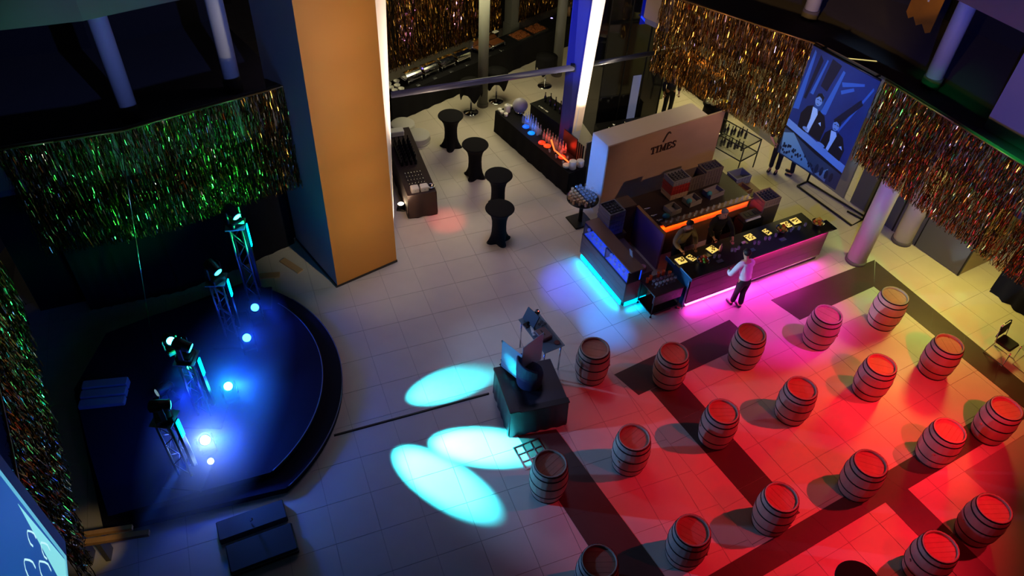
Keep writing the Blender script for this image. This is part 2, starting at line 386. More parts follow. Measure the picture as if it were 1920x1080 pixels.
# ------------------------------------------------------------ spandex cocktail tables
def make_spandex():
    t = thing('cocktail_table', '', 'table', group='black stretch covered cocktail tables')
    def lob(a, z): return 1 + (.30 * max(0, 1 - z / .34) ** 1.3) * math.cos(4 * a)
    pr = [(.27, .0), (.245, .06), (.22, .16), (.20, .3), (.19, .5), (.195, .68), (.23, .85), (.30, .98), (.37, 1.06), (.385, 1.085)]
    MB().lathe(pr, seg=48, fr=lob, cap=False).build('stretch_cover', black_cloth, t)
    MB().lathe([(.385, 1.083), (.38, 1.10), (.35, 1.103), (.001, 1.103)], seg=40, cap=False).build('table_top', black_cloth, t)
    for k in range(4):
        a = k * PI / 2; MB().box(-.05, .05, -.03, .03, 0, .03, 0, .01).xf(Matrix.Rotation(a, 4, 'Z') @ Matrix.Translation((.30, 0, 0))).build('foot', black_plastic, t)
    return t
t0 = make_spandex()
for i, (x, y, l) in enumerate(((-.44, 15.66, 'nearest of the four black ones in a line'), (-.55, 17.1, 'second of the four, behind the nearest one'), (-1.3, 18.5, 'third of the four'),
                               (-2.15, 19.95, 'farthest of the four, near the buffet'), (6.17, 6.1, 'at the bottom edge among the red-lit barrels'))):
    o = t0 if i == 0 else dup(t0, (0, 0, 0))
    o.location = (x, y, 0.003); o.rotation_euler.z = .5 + i * .35; o['label'] = 'black stretch-covered cocktail table, ' + l

# ------------------------------------------------------------ tinsel curtains
def foil(name, c1, c2, rough):
    m = mat(name, c1, rough, 1); n = m.node_tree.nodes; l = m.node_tree.links
    g = n.new('ShaderNodeTexNoise'); g.inputs['Scale'].default_value = 3.7; tc = n.new('ShaderNodeTexCoord'); l.new(tc.outputs['Object'], g.inputs[0])
    mx = n.new('ShaderNodeMixRGB'); mx.inputs[1].default_value = (*lin(c1), 1); mx.inputs[2].default_value = (*lin(c2), 1)
    l.new(g.outputs[0], mx.inputs[0]); l.new(mx.outputs[0], n['Principled BSDF'].inputs[0]); return m
gold = foil('gold_foil', (.80, .62, .28), (.45, .30, .16), .17)
silver = foil('silver_gold_foil', (.75, .74, .66), (.70, .60, .42), .2)
def curtain(name, label, pts, z1, zb, per_m, seed, m, off=0., wd=.013, seglen=.11, facing=1):
    r = random.Random(seed); P = [Vector(p) for p in offs(pts, off)]
    L = [(P[i + 1] - P[i]).length for i in range(len(P) - 1)]; tot = sum(L); mb = MB()
    for k in range(int(tot * per_m)):
        s = r.random() * tot; q = s
        for i, l in enumerate(L):
            if q <= l: break
            q -= l
        d = (P[i + 1] - P[i]).normalized(); nrm = Vector((-d.y, d.x)); b = P[i] + d * q + nrm * r.uniform(-.045, .045)
        zbot = zb(s / tot) if callable(zb) else zb
        zbot += r.choice((0, 0, .05, .1, .3)) * r.random(); z = z1 - r.random() * .04; ph = r.uniform(0, PI); x = b.x; y = b.y
        while z > zbot:
            h = seglen * r.uniform(.5, 1.5); zn = max(zbot - .01, z - h)
            ph += r.gauss(0, .5); c = d * math.cos(ph) + nrm * math.sin(ph); ft = Vector((-c.y, c.x)); k2 = max(-.05, min(.05, r.gauss(0, .33) * h)) - .3 * ((x - b.x) * ft.x + (y - b.y) * ft.y)
            hw = wd * .5; nx = x + ft.x * k2; ny = y + ft.y * k2
            mb.add([(x - c.x * hw, y - c.y * hw, z), (x + c.x * hw, y + c.y * hw, z), (nx + c.x * hw, ny + c.y * hw, zn), (nx - c.x * hw, ny - c.y * hw, zn)], [(0, 1, 2, 3)])
            x, y, z = nx, ny, zn
    t = thing(name, label, 'curtain', (0, 0, 0))
    tag(mb.build('foil_strands', m, t), kind='stuff')
    for i in range(len(P) - 1):
        MB().tube([(*P[i], z1 + .01), (*P[i + 1], z1 + .01)], .018, 6).build('hanging_rail', mat('gold_trim', (.6, .45, .2), .4, .6), t)
    return t
def seg(pts, a, b):                                        # part of a polyline between two arc lengths
    out = []; s = 0
    for i in range(len(pts) - 1):
        p, q = Vector(pts[i]), Vector(pts[i + 1]); l = (q - p).length
        for t in (a, b):
            if s <= t < s + l and t == a: out.append(tuple(p.lerp(q, (t - s) / l)))
        if a < s + l < b: out.append(tuple(q))
        if s < b <= s + l: out.append(tuple(p.lerp(q, (b - s) / l)))
        s += l
    return out
curtain('tinsel_curtain', 'green-lit tinsel curtain hanging behind the dark stage', EL[:5] + [(-9.7, 11.52)], 5.0, 2.42, 190, 1, gold, .03)
curtain('tinsel_curtain', 'dark tinsel curtain along the left edge beside the projection screen', [(-9.95, 10.4), (-9.25, 9.59), (-7.63, 7.26), (-6.16, 5.17), (-5.8, 4.65)], 5.0, 2.5, 150, 2, gold, .03)
LR = sum((Vector(ER[i + 1]) - Vector(ER[i])).length for i in range(len(ER) - 1))
def arc_at(p):
    s = 0
    for i in range(len(ER) - 1):
        a, b = Vector(ER[i]), Vector(ER[i + 1]); l = (b - a).length; k = (Vector(p) - a).dot(b - a) / l
        if -.01 <= k <= l + .01 and abs((Vector(p) - a).cross(b - a)) / l < .15: return s + k
        s += l
sA, sB = arc_at((7.07, 17.93)), arc_at((8.27, 16.3))
curtain('tinsel_curtain', 'gold and orange tinsel curtain left of the blue photo banner', seg(ER, .55, sA - .02), 5.0, lambda k: 2.75 - .5 * k, 200, 3, gold, -.03)
curtain('tinsel_curtain', 'tinsel curtain right of the blue photo banner, green-lit along its top', seg(ER, sB + .02, LR), 5.0, lambda k: 2.85 - .35 * math.exp(-((k - .06) / .1) ** 2) * 0 - .1 * k, 200, 4, gold, -.03)
curtain('tinsel_curtain', 'brown gold tinsel curtain behind the silver chafing dishes', [(-4.75, 22.2), (-.95, 26.2)], 4.6, .95, 110, 5, gold, .0)
curtain('tinsel_curtain', 'gold tinsel curtain behind the steel food trays', [(-.35, 26.75), (2.9, 30.0)], 4.6, .95, 80, 6, gold, .0)

# ------------------------------------------------------------ photo banner
def banner():
    a = Vector((7.05, 17.86)); b = Vector((8.2, 16.25)); d = b - a; Wd = d.length; ang = math.atan2(d.y, d.x)
    t = thing('photo_banner', 'large blue-toned photo banner of two men in dinner jackets at a bar', 'banner', (a.x, a.y, 0), ang)
    y0 = -.10
    bl = lambda n, c: mat('print_' + n, c, .55)
    m = mat('print_ground', (.07, .17, .42), .55, var=.6, scale=1.2)
    MB().box(0, Wd, y0, y0 + .008, 1.93, 5.02).build('cloth', m, t)
    MB().tube([(0, y0, 5.03), (Wd, y0, 5.03)], .02, 8).build('hanging_rail', black_metal, t)
    for x in (.2, Wd - .2): MB().box(x - .02, x + .02, y0, .16, 4.985, 5.02).build('bracket', black_metal, t)
    def layer(name, polys, col, k):
        many = len(polys) > 8; mb = MB()
        for p in polys:
            mb.prism([(x * Wd / 2.02, z) for x, z in p], 0, .002)
            if not many: mb.xf(Matrix.Translation((0, y0 - .0015 * k, 0)) @ Matrix.Rotation(PI / 2, 4, 'X')); mb.build(name, bl(name, col), t); mb = MB()
        if many: mb.xf(Matrix.Translation((0, y0 - .0015 * k, 0)) @ Matrix.Rotation(PI / 2, 4, 'X')); tag(mb.build(name, bl(name, col), t), kind='stuff')
    def ell(cx, cz, rx, rz, n=16, tilt=0):
        return [(cx + rx * math.cos(2 * PI * i / n) * math.cos(tilt) - rz * math.sin(2 * PI * i / n) * math.sin(tilt), cz + rx * math.cos(2 * PI * i / n) * math.sin(tilt) + rz * math.sin(2 * PI * i / n) * math.cos(tilt)) for i in range(n)]
    layer('printed_drapery', [[(.02, 3.3), (.2, 3.35), (.16, 4.9), (.1, 4.95)], [(.36, 3.9), (.46, 3.9), (.56, 4.85), (.52, 4.87)], [(.82, 3.55), (1.0, 3.6), (1.1, 4.8), (1.03, 4.82)],
                              [(1.45, 3.4), (1.5, 3.38), (1.97, 4.75), (1.93, 4.8)], [(1.1, 4.55), (1.16, 4.45), (1.7, 4.72), (1.68, 4.78)], [(1.15, 4.35), (1.2, 4.27), (1.5, 4.5), (1.45, 4.56)]], (.16, .36, .72), 1)
    layer('printed_drape_shadow', [[(.58, 4.2), (.8, 4.15), (.95, 4.9), (.65, 4.95)], [(.22, 3.7), (.3, 3.7), (.42, 4.8), (.3, 4.9)], [(1.25, 3.6), (1.4, 3.5), (1.85, 4.3), (1.75, 4.4)]], (.02, .05, .16), 1)
    layer('printed_wall_glow', [ell(.72, 3.75, .12, .3)], (.10, .26, .52), 1)
    layer('printed_counter', [[(0, 2.98), (2.02, 2.68), (2.02, 2.46), (0, 2.78)]], (.36, .55, .82), 2)
    layer('printed_counter_front', [[(0, 2.77), (2.02, 2.45), (2.02, 1.93), (0, 1.93)]], (.16, .24, .34), 2)
    layer('printed_light_floor', [[(0, 2.55), (.3, 2.7), (1.25, 1.98), (.1, 1.96)], [(1.3, 2.0), (1.62, 2.35), (1.66, 1.96)]], (.36, .55, .68), 3)
    layer('printed_shadow_line', [[(0, 2.77), (2.02, 2.45), (2.02, 2.40), (1.1, 2.5), (.3, 2.68), (0, 2.70)]], (.02, .05, .10), 3)
    rr = random.Random(8); layer('printed_crowd', [ell(rr.uniform(.05, 1.2), 2.12 + rr.uniform(-.1, .18), .03, .045, 7) for _ in range(34)] + [ell(1.3 + .16 * i, 2.17, .055, .14, 9) for i in range(4)], (.08, .14, .22), 4)
    suit = [[(.34, 2.92), (.30, 3.3), (.42, 3.56), (.58, 3.66), (.66, 3.2), (.62, 2.88)], [(.78, 3.62), (.98, 3.55), (1.12, 3.3), (1.1, 2.86), (.72, 2.9), (.74, 3.3)],
            [(1.12, 2.82), (1.16, 3.18), (1.3, 3.36), (1.4, 3.1), (1.36, 2.76)], [(1.5, 3.36), (1.68, 3.3), (1.84, 3.02), (1.82, 2.7), (1.42, 2.76), (1.46, 3.1)]]
    layer('printed_jacket', suit, (.02, .03, .08), 3)
    layer('printed_shirt', [[(.58, 3.62), (.72, 3.62), (.78, 3.5), (.7, 2.92), (.6, 2.92), (.62, 3.3)], [(1.3, 3.32), (1.44, 3.34), (1.5, 3.26), (1.42, 2.78), (1.34, 2.8), (1.36, 3.05)],
                            [(.88, 3.3), (.98, 3.26), (.94, 3.36)], [(1.66, 3.04), (1.78, 3.0), (1.72, 3.09)]], (.55, .74, .95), 4)
    layer('printed_face', [ell(.68, 3.84, .105, .15), ell(1.38, 3.5, .10, .145), ell(.58, 2.98, .09, .05), ell(1.16, 2.82, .13, .05), ell(1.34, 2.74, .08, .05)], (.36, .54, .80), 4)
    layer('printed_hair', [[(.575, 3.86), (.6, 4.0), (.7, 4.05), (.8, 3.98), (.79, 3.84), (.74, 3.92), (.66, 3.95)], [(1.285, 3.54), (1.3, 3.66), (1.4, 3.71), (1.49, 3.64), (1.49, 3.48), (1.44, 3.57), (1.36, 3.6)],
                           [(.62, 3.86), (.67, 3.87), (.67, 3.85), (.62, 3.84)], [(.7, 3.87), (.75, 3.86), (.75, 3.84), (.7, 3.85)], [(.65, 3.75), (.71, 3.75), (.71, 3.735), (.65, 3.735)],
                           [(1.32, 3.52), (1.37, 3.53), (1.37, 3.51), (1.32, 3.5)], [(1.4, 3.53), (1.45, 3.52), (1.45, 3.5), (1.4, 3.51)], [(1.35, 3.41), (1.41, 3.41), (1.41, 3.395), (1.35, 3.395)]], (.03, .05, .10), 5)
banner()

# projection screen at the left
def screen():
    a = Vector((-5.33, 4.27)); d = Vector((.20, -.36)).normalized(); ang = math.atan2(d.y, d.x)
    t = thing('projection_screen', 'large hanging projection screen showing a blue drawing', 'screen', (a.x, a.y, 1.88), ang)
    y0 = .06
    for x_ in (.3, 2.4): MB().tube([(x_, y0 + .015, 5.4), (x_, y0 + .015, 7.2)], .008, 6).build('hanging_wire', black_metal, t)
    MB().box(0, 2.8, y0, y0 + .03, 2.62, 5.4).build('screen_cloth', mat('screen_cloth', (.30, .32, .62), .8), t)
    def layer(name, polys, col, e, k):
        many = len(polys) > 4; mb = MB(); m = mat('screen_' + name, (0, 0, 0), .6, emit=e, ecol=lin(col)); X = Matrix.Translation((0, y0 + .034 + .003 * k, 0)) @ Matrix.Rotation(PI / 2, 4, 'X')
        for p in polys:
            mb.prism(p, 0, .003)
            if not many: mb.xf(X).build(name, m, t); mb = MB()
        if many: tag(mb.xf(X).build(name, m, t), kind='stuff')
    layer('projected_picture', [[(.23, 2.68), (2.75, 2.68), (2.75, 5.35), (.23, 5.35)]], (.10, .34, .72), .55, 0)
    layer('projected_light_area', [[(.32, 2.7), (.8, 2.7), (.38, 4.1)], [(1.0, 3.2), (1.2, 3.2), (2.2, 5.3), (1.9, 5.3)]], (.55, .90, .92), .9, 1)
    layer('projected_border', [[(.23, 2.68), (.30, 2.68), (.30, 5.35), (.23, 5.35)], [(.23, 2.66), (2.75, 2.66), (2.75, 2.74), (.23, 2.74)]], (.40, .75, .85), .8, 1)
    mb = []
    for cx, cz, r in ((.62, 3.75, .09), (.85, 3.4, .13), (.55, 3.35, .1), (1.05, 3.85, .11)):
        pts = [(cx + r * math.cos(a) * (1 + .3 * math.sin(2 * a)), cz + r * 1.6 * math.sin(a)) for a in [i * .5 for i in range(9)]]
        for i in range(8): (x0, z0), (x1, z1) = pts[i], pts[i + 1]; mb.append([(x0 - .012, z0), (x0 + .012, z0), (x1 + .012, z1), (x1 - .012, z1)])
    layer('projected_line_drawing', mb, (.75, .95, .98), 1.0, 2)
screen()
# ------------------------------------------------------------ round stage
SC = (-7.1, 9.75)
carpet = mat('stage_carpet', (.10, .09, .16), .85, var=.15, scale=20, spec=.15)
nosing = mat('stage_nosing', (.45, .42, .48), .4, .5)
def disc(r, a0, a1, n=40):
    return [(r * math.cos(R(a0 + (a1 - a0) * i / n)), r * math.sin(R(a0 + (a1 - a0) * i / n))) for i in range(n + 1)]
t = thing('round_stage', 'dark round stage with a curved step, beneath the green-lit tinsel curtain', 'stage', (*SC, 0))
MB().prism(disc(3.58, -34, 82) + [(-1.2, 2.25), (-2.0, 1.55), (-2.0, -.1), (-1.05, -1.6), (-.1, -3.1)], .003, .16).build('lower_step', carpet, t)
MB().prism(disc(3.18, -34, 80) + [(-1.1, 2.15), (-1.95, 1.5), (-1.95, -.1), (-1.0, -1.55), (-.05, -2.9)], .16, .33).build('platform', carpet, t)
for r, z in ((3.585, .158), (3.185, .328)):
    MB().tube([(x, y, z) for x, y in disc(r, -33, 60, 50)], .012, 6).build('step_edge', nosing, t)
t = thing('stage_step', 'low grey step block at the cut end of the round stage', 'step', (-4.6, 7.05, 0), R(27))
MB().box(-.62, .62, -.2, .2, 0.004, .17, 0, .015).build('block', mat('grey_laminate', (.20, .22, .26), .6), t)
t = thing('flight_case', 'dark low flight case lying in front of the stage step', 'case', (-4.25, 6.5, 0), R(27))
MB().box(-.6, .6, -.28, .28, .03, .22, 0, .02).build('body', mat('case_laminate', (.09, .10, .12), .6), t); MB().box(-.61, .61, -.29, .29, .13, .15).build('edge_trim', alu, t)
for x in (-.5, .5):
    for y in (-.2, .2): MB().tube([(x, y, 0.004), (x, y, .03)], .03, 8).build('foot', black_plastic, t)
tag(MB().box(-6.4, -3.75, 9.18, 9.22, .0, .0).build('x', grout), None); bpy.data.objects.remove(bpy.data.objects['x'])
t = thing('cable_ramp', 'long thin black cable strip running from stage to reception platform', 'cable')
MB().add([(-3.5, 9.10, .002), (-.36, 10.44, .002), (-.38, 10.50, .002), (-3.52, 9.16, .002), (-3.5, 9.115, .022), (-.36, 10.455, .022), (-.37, 10.485, .022), (-3.51, 9.145, .022)],
         [(3, 2, 1, 0), (4, 5, 6, 7), (0, 1, 5, 4), (1, 2, 6, 5), (2, 3, 7, 6), (3, 0, 4, 7)]).build('strip', black_plastic, t)
tag(MB().tube([(-4.6, 7.0, .19), (-4.52, 6.95, .35), (-4.45, 6.85, .6)], .012, 6).build('cable_post', alu), 'short thin metal post standing on the grey step block', 'post')
hatch = thing('floor_hatch', 'square metal hatch frame with a small grid, in the floor before the reception platform', 'hatch', (.62, 8.98, .007), R(28))
for k in range(4): MB().box(-.3, .3, -.3 + .19 * k, -.28 + .19 * k, 0, .012).build('cross_bar', steel, hatch); MB().box(-.3 + .19 * k, -.28 + .19 * k, -.3, .29, .001, .010).build('long_bar', steel, hatch)
for (x, y, a_, l_), n_ in zip(((-6.1, 13.75, 12, .5), (-5.65, 14.15, -35, .7)), ('left', 'right')):
    tag(MB().box(-l_ / 2, l_ / 2, -.09, .09, .004, .035, 0, .008).build('floor_board', mat('pale_board', (.75, .60, .42), .6), None, (x, y, 0), R(a_)), 'pale board lying on the floor behind the stage beside the big pillar, ' + n_, 'board')
# stacked sheets at the back of the stage
t = thing('folded_seat_stack', 'grey stack of folded seat pads on the stage floor at the far left', 'seat pads', (-8.35, 9.55, .332), R(12))
for k in range(3): MB().box(-.45, .45, -.32 + .22 * k, -.13 + .22 * k, 0, .09 + .04 * k, 0, .015).build('seat_pad', mat('pad_grey', (.50, .50, .56), .7), t)
# timber rail with bracket, bottom left
t = thing('timber_trestle', 'pale timber trestle at the lower end of the left tinsel curtain', 'trestle', (-7.2, 6.15, 0), R(14))
tim = mat('pale_timber', (.72, .52, .28), .6, var=.2, scale=4, stretch=(8, 1, 1))
MB().box(-.25, 1.1, -.05, .05, .62, .70).build('top_rail', tim, t); MB().box(-.25, .8, .12, .2, .62, .70).build('top_rail', tim, t)
for x in (-.1, .2): MB().add([], []).box(x, x + .08, -.05, .2, 0, .62).build('leg', mat('trestle_metal', (.45, .42, .36), .5, .4), t)
spot('trestle_fill', (-5.9, 5.3, 2.6), (-7.0, 6.15, .7), 24, (1, .75, .4), 45, .7)  # unseen warm spot added to brighten the trestle
# string of foil hanging over the stage
for pts, l in ((((-7.74, 12.36, 4.99), (-7.73, 11.7, 3.3), (-7.55, 10.5, .9)), 'long single strand of foil hanging in front of the stage curtain'),):
    tag(MB().tube(pts, .012, 5).build('foil_strand', silver), l, 'strand')

# ------------------------------------------------------------ lighting trusses and moving heads
led_b = mat('led_cyan_bar', (0, 0, 0), .5, emit=6, ecol=(.0, .55, 1))
def make_truss():
    t = thing('light_truss', '', 'truss', group='square lighting trusses on the stage')
    s = .125; H = 1.75
    for i, (x, y) in enumerate(((-s, -s), (s, -s), (s, s), (-s, s))): MB().tube([(x, y, .12), (x, y, H)], .024, 8).build('chord', alu, t)
    mb = MB(); n = 5
    for (xa, ya), (xb, yb) in (((-s, -s), (s, -s)), ((s, -s), (s, s)), ((s, s), (-s, s)), ((-s, s), (-s, -s))):
        for k in range(n):
            z0 = .16 + (H - .2) * k / n; z1 = .16 + (H - .2) * (k + 1) / n
            p, q = ((xa, ya, z0), (xb, yb, z1)) if k % 2 else ((xb, yb, z0), (xa, ya, z1)); mb.tube([p, q], .011, 6)
    mb.build('lattice', alu, t)
    MB().box(-.38, .38, -.38, .38, 0.002, .03, 0, .01).build('base_plate', black_metal, t); MB().box(-.2, .2, -.2, .2, H, H + .02).build('top_plate', alu, t)
    g = MB().box(.16, .22, -.06, .04, .35, 1.75).build('led_bar', black_metal, t); MB().box(.222, .245, -.06, .03, 1.3, 1.75).build('led_face', led_b, g)
    return t
def make_head(name, label, loc, tgt, emit, ecol, scale=1.):
    t = thing(name, label, 'stage light', loc); d = Vector(tgt) - Vector(loc); az = math.atan2(d.y, d.x); t.rotation_euler.z = az; t.scale = (scale,) * 3
    MB().box(-.15, .15, -.15, .15, 0, .12, 0, .02).build('base', black_plastic, t)
    for s_ in (-1, 1): MB().box(-.05, .05, .15 * s_ - .02, .15 * s_ + .02, .12, .42, 0, .01).build('yoke_arm', black_plastic, t)
    el = math.atan2(d.z - .35, math.hypot(d.x, d.y)); Mx = Matrix.Translation((0, 0, .36)) @ Matrix.Rotation(PI / 2 - el, 4, 'Y')
    MB().lathe([(.06, -.17), (.11, -.14), (.12, 0), (.10, .12), (.115, .17), (.09, .175)], seg=20).xf(Mx).build('head', black_plastic, t)
    MB().lathe([(.088, .176), (.08, .186), (.001, .19)], seg=20, cap=False).xf(Mx).build('lens', mat('lens_' + name + str(round(emit)) + ecol, (0, 0, 0), .3, emit=emit, ecol={'cyan': (.02, .7, 1), 'blue': (.01, .12, 1), 'white': (.5, .85, 1)}[ecol]), t)
    return t
tr = make_truss()
TR = [(-6.05, 12.55, 'farthest truss, beside the navy drape near the big pillar'), (-6.22, 11.4, 'second truss from the big pillar'), (-6.1, 9.25, 'third truss, in the blue haze mid stage'), (-6.0, 7.85, 'nearest truss, beside the brightest stage lamp')]
for i, (x, y, l) in enumerate(TR):
    o = tr if i == 0 else dup(tr, (0, 0, 0))
    o.location = (x, y, .332); o.rotation_euler.z = .25 - .1 * i; o.scale.z = 1.32 if i == 0 else 1; o['label'] = 'lighting truss with a cyan bar, ' + l
zt = .332 + 1.772
HD = [(-6.05, 12.55, zt + .567, (-1, 9), 30, 'cyan', 'small cyan moving head on top of the farthest truss'), (-6.22, 11.4, zt, (-1.14, 8.18), 14, 'cyan', 'moving head on top of the second truss, seen from the side'),
      (-6.1, 9.25, zt, (-.46, 9.07), 12, 'cyan', 'moving head on top of the third truss'), (-6.0, 7.85, zt, (-1.24, 10.75), 10, 'cyan', 'moving head on top of the nearest truss')]
for x, y, z, tg, e, c, l in HD: make_head('moving_head', l, (x, y, z), (tg[0], tg[1], 0), e, c)
HF = [(-5.85, 11.95, (-1, 6), 30, 'blue', 'small blue floor lamp at the foot of the farthest truss'), (-5.75, 11.05, (-2, 4), 50, 'blue', 'round blue floor lamp at the foot of the second truss'),
      (-5.75, 9.7, (-1.5, 3.5), 90, 'cyan', 'bright blue floor lamp in front of the third truss'), (-5.8, 8.4, (-.5, .5), 160, 'white', 'brightest white-blue floor lamp in front of the nearest truss')]
for x, y, tg, e, c, l in HF: make_head('floor_lamp', l, (x, y, .332), (tg[0], tg[1], 9.5), e, c)
tag(MB().ball((-5.62, 8.05, .47), .06).build('pilot_lamp', mat('pilot', (0, 0, 0), emit=20, ecol=(.5, .85, 1))), 'tiny white lamp just below the brightest stage lamp', 'lamp')
t = thing('light_stand', 'slim black stand left of the third truss, carrying a cyan lamp', 'stand', (-6.62, 9.72, .332)); MB().tube([(0, 0, .04), (0, 0, 1.4)], .02, 8).build('pole', black_metal, t)
for k in range(3): a = k * 2 * PI / 3; MB().tube([(0, 0, .3), (.3 * math.cos(a), .3 * math.sin(a), .01)], .014, 6).build('leg', black_metal, t)
make_head('moving_head', 'cyan glowing lamp head on the slim black stand left of the third truss', (-6.62, 9.72, 1.735), (-1, 4, 6), 45, 'cyan', .9); point('stage_glow', (-6.4, 9.45, 1.5), (.0, .35, 1), 8, .1)
make_head('moving_head', 'unlit moving head lying on the stage left of the third truss', (-7.0, 9.55, .332), (-9, 7, 1), .3, 'white')
# beams: three narrow spots that paint the cyan ellipses on the floor
def beam(src, tgt, deg, e): spot('cyan_beam', src, tgt, deg, (.036, .72, 1), e, .85, .03)
beam((-5.86, 7.98, zt + .36), (-1.32, 10.62, 0), 10.4, 240000)
beam((-5.9, 9.25, zt + .36), (-.56, 9.08, 0), 10.2, 240000)
spot('cyan_beam', (-5.86, 7.98, zt + .36), (.03, 10.45, 1.02), 5.6, (.02, .76, 1), 190000, .3, .02)
beam((-6.05, 11.3, zt + .36), (-1.32, 8.32, 0), 10.4, 240000)
spot('blue_front', (-5.9, 11.2, 2.6), (5.2, 13.3, 1.25), 9, (.42, .68, 1), 2200, .6); spot('blue_front', (-5.9, 12.2, 2.5), (7.5, 11.0, .5), 46, (.26, .48, 1), 800, .6); spot('blue_front', (-5.9, 11.2, 2.6), (5.2, 13.3, 1.25), 9, (.42, .68, 1), 2200, .6); spot('blue_front', (-5.9, 8.2, 2.5), (6.0, 8.2, .5), 40, (.16, .44, 1), 1100, .6)
# blue wash from the floor lamps over the stage and towards the barrels
spot('blue_wash', (-5.6, 11.9, .8), (6, 10, .3), 110, BLUE, 30, .5)
spot('blue_wash', (-5.5, 9.6, .9), (5, 8, .3), 120, (.02, .16, 1), 85, .5)
spot('blue_wash', (-5.5, 8.3, .9), (4, 6, .3), 120, (.02, .16, 1), 85, .5)
spot('haze_beam', (-5.8, 8.3, .9), (-6.35, 6.6, .5), 8, (.03, .15, 1), 1500, .4, .02)
for x, y, z, e in ((-5.55, 9.65, .95, 50), (-5.6, 8.3, .95, 130), (-6.3, 9.0, 1.2, 18), (-5.55, 11.0, .9, 10), (-5.65, 11.9, .9, 5)): point('stage_glow', (x, y, z), BLUE, e, .12)
hz = bpy.data.materials.new('stage_haze'); hz.use_nodes = True; hz.node_tree.nodes.clear()
vs = hz.node_tree.nodes.new('ShaderNodeVolumeScatter'); ho = hz.node_tree.nodes.new('ShaderNodeOutputMaterial'); hz.node_tree.links.new(vs.outputs[0], ho.inputs['Volume'])
vs.inputs['Color'].default_value = (.8, .85, 1, 1); gt = hz.node_tree.nodes.new('ShaderNodeTexGradient'); gt.gradient_type = 'SPHERICAL'; mp = hz.node_tree.nodes.new('ShaderNodeMapping'); tc = hz.node_tree.nodes.new('ShaderNodeTexCoord'); mu = hz.node_tree.nodes.new('ShaderNodeMath'); mu.operation = 'MULTIPLY'
mp.inputs['Scale'].default_value = (.8, .30, .6); mu.inputs[1].default_value = .75; hl = hz.node_tree.links; hl.new(tc.outputs['Object'], mp.inputs[0]); hl.new(mp.outputs[0], gt.inputs[0]); hl.new(gt.outputs['Fac'], mu.inputs[0]); hl.new(mu.outputs[0], vs.inputs['Density']); vs.inputs['Anisotropy'].default_value = .25
tag(MB().box(-1.25, 1.25, -2.9, 2.9, -.3, .9).build('haze', hz, None, (-5.7, 9.2, .64)), 'thin stage haze hanging over the round stage, glowing blue', 'haze', kind='stuff')
# green and gold lanterns on the tinsel
spot('green_lantern', (-4.95, 12.5, 1.9), (-7.0, 13.15, 3.5), 78, (.01, 1, .2), 620, .6); spot('green_lantern', (-6.0, 9.3, 1.7), (-9.0, 11.8, 3.5), 80, (.01, 1, .2), 480, .6)
spot('green_lantern', (-6.2, 8.9, 1.7), (-8.6, 8.2, 3.4), 80, (.01, 1, .35), 200, .6)
spot('green_lantern', (8.4, 10.2, 9.5), (10.0, 13.05, 4.2), 34, (.01, 1, .25), 1500, .7)
spot('green_lantern', (4.5, 11.0, 7.2), (8.7, 15.6, 4.5), 18, (.01, 1, .25), 700, .8)
spot('amber_lantern', (0.5, 6.0, 8.5), (6.2, 18.4, 4.4), 24, (1, .62, .22), 4800, .7)
spot('amber_lantern', (1.5, 5.0, 8.5), (9.6, 14.2, 3.6), 34, (1, .62, .25), 1100, .7)
spot('blue_lantern', (2.0, 5.0, 9.5), (7.65, 17.1, 3.6), 13, (.30, .55, 1), 4600, .4)
spot('violet_lantern', (3.0, 4.0, 8.0), (9.5, 17.5, 6.0), 56, (.06, .10, 1), 3400, .7)
spot('violet_lantern', (1.0, 4.0, 8.5), (-7.6, 14.6, 5.5), 34, (.16, .26, 1), 2000, .6)

# ------------------------------------------------------------ reception platform and glass table
PA = R(19); t = thing('reception_platform', 'black draped box platform with a ledge, between the cyan light pools', 'platform', (.13, 9.36, 0), PA)
fold = MB()
def drape_side(mb, x0, y0, x1, y1, z1, n=24, out=.03, sd=0):
    r = random.Random(sd); d = Vector((x1 - x0, y1 - y0)); nr = Vector((d.y, -d.x)).normalized(); rows = [z1, z1 * .75, z1 * .4, 0.005]; v = []
    for k, z in enumerate(rows):
        for i in range(n + 1):
            p = Vector((x0, y0)) + d * (i / n) + nr * (out * (k / 3) * (.6 + .6 * math.sin(i * 1.3 + sd) * r.random())); v.append((p.x, p.y, z))
    f = [(k * (n + 1) + i, (k + 1) * (n + 1) + i, (k + 1) * (n + 1) + i + 1, k * (n + 1) + i + 1) for k in range(3) for i in range(n)]
    return mb.add(v, f, 0, True)
satin = mat('black_satin', (.09, .09, .13), .42)
for k, (a, b, c, d) in enumerate(((0, 0, 1.26, 0), (1.26, 0, 1.26, 1.22), (1.26, 1.22, 0, 1.22), (0, 1.22, 0, 0))): drape_side(fold, a, b, c, d, .76, sd=k)
fold.build('drape', satin, t); MB().box(.01, 1.25, .01, 1.21, .2, .755).build('box', black_plastic, t)
MB().box(-.005, 1.265, -.005, 1.225, .755, .775, 0, .008).build('top_board', mat('platform_top', (.16, .15, .20), .35), t)
MB().box(-.02, .2, -.02, 1.24, .775, .84, 0, .01).build('side_ledge', black_plastic, t); MB().box(.2, 1.28, -.02, .12, .775, .80, 0, .01).build('front_ledge', black_plastic, t)
acr = mat('frosted_acrylic', (.75, .88, .92), .25, alpha=.78)
t = thing('acrylic_screen', 'clear acrylic screen standing behind the platform, lit bright cyan', 'screen', (-.13, 10.62, .0), math.atan2(-.38, .42))
MB().box(0, .57, -.006, .006, .845, 1.62).build('panel', acr, t); MB().box(.565, .577, 0, .62, 1.0, 1.85).build('side_panel', acr, t)
for z in (.95, 1.55): MB().box(-.015, .02, -.02, .02, z, z + .05).build('clip', chrome, t)
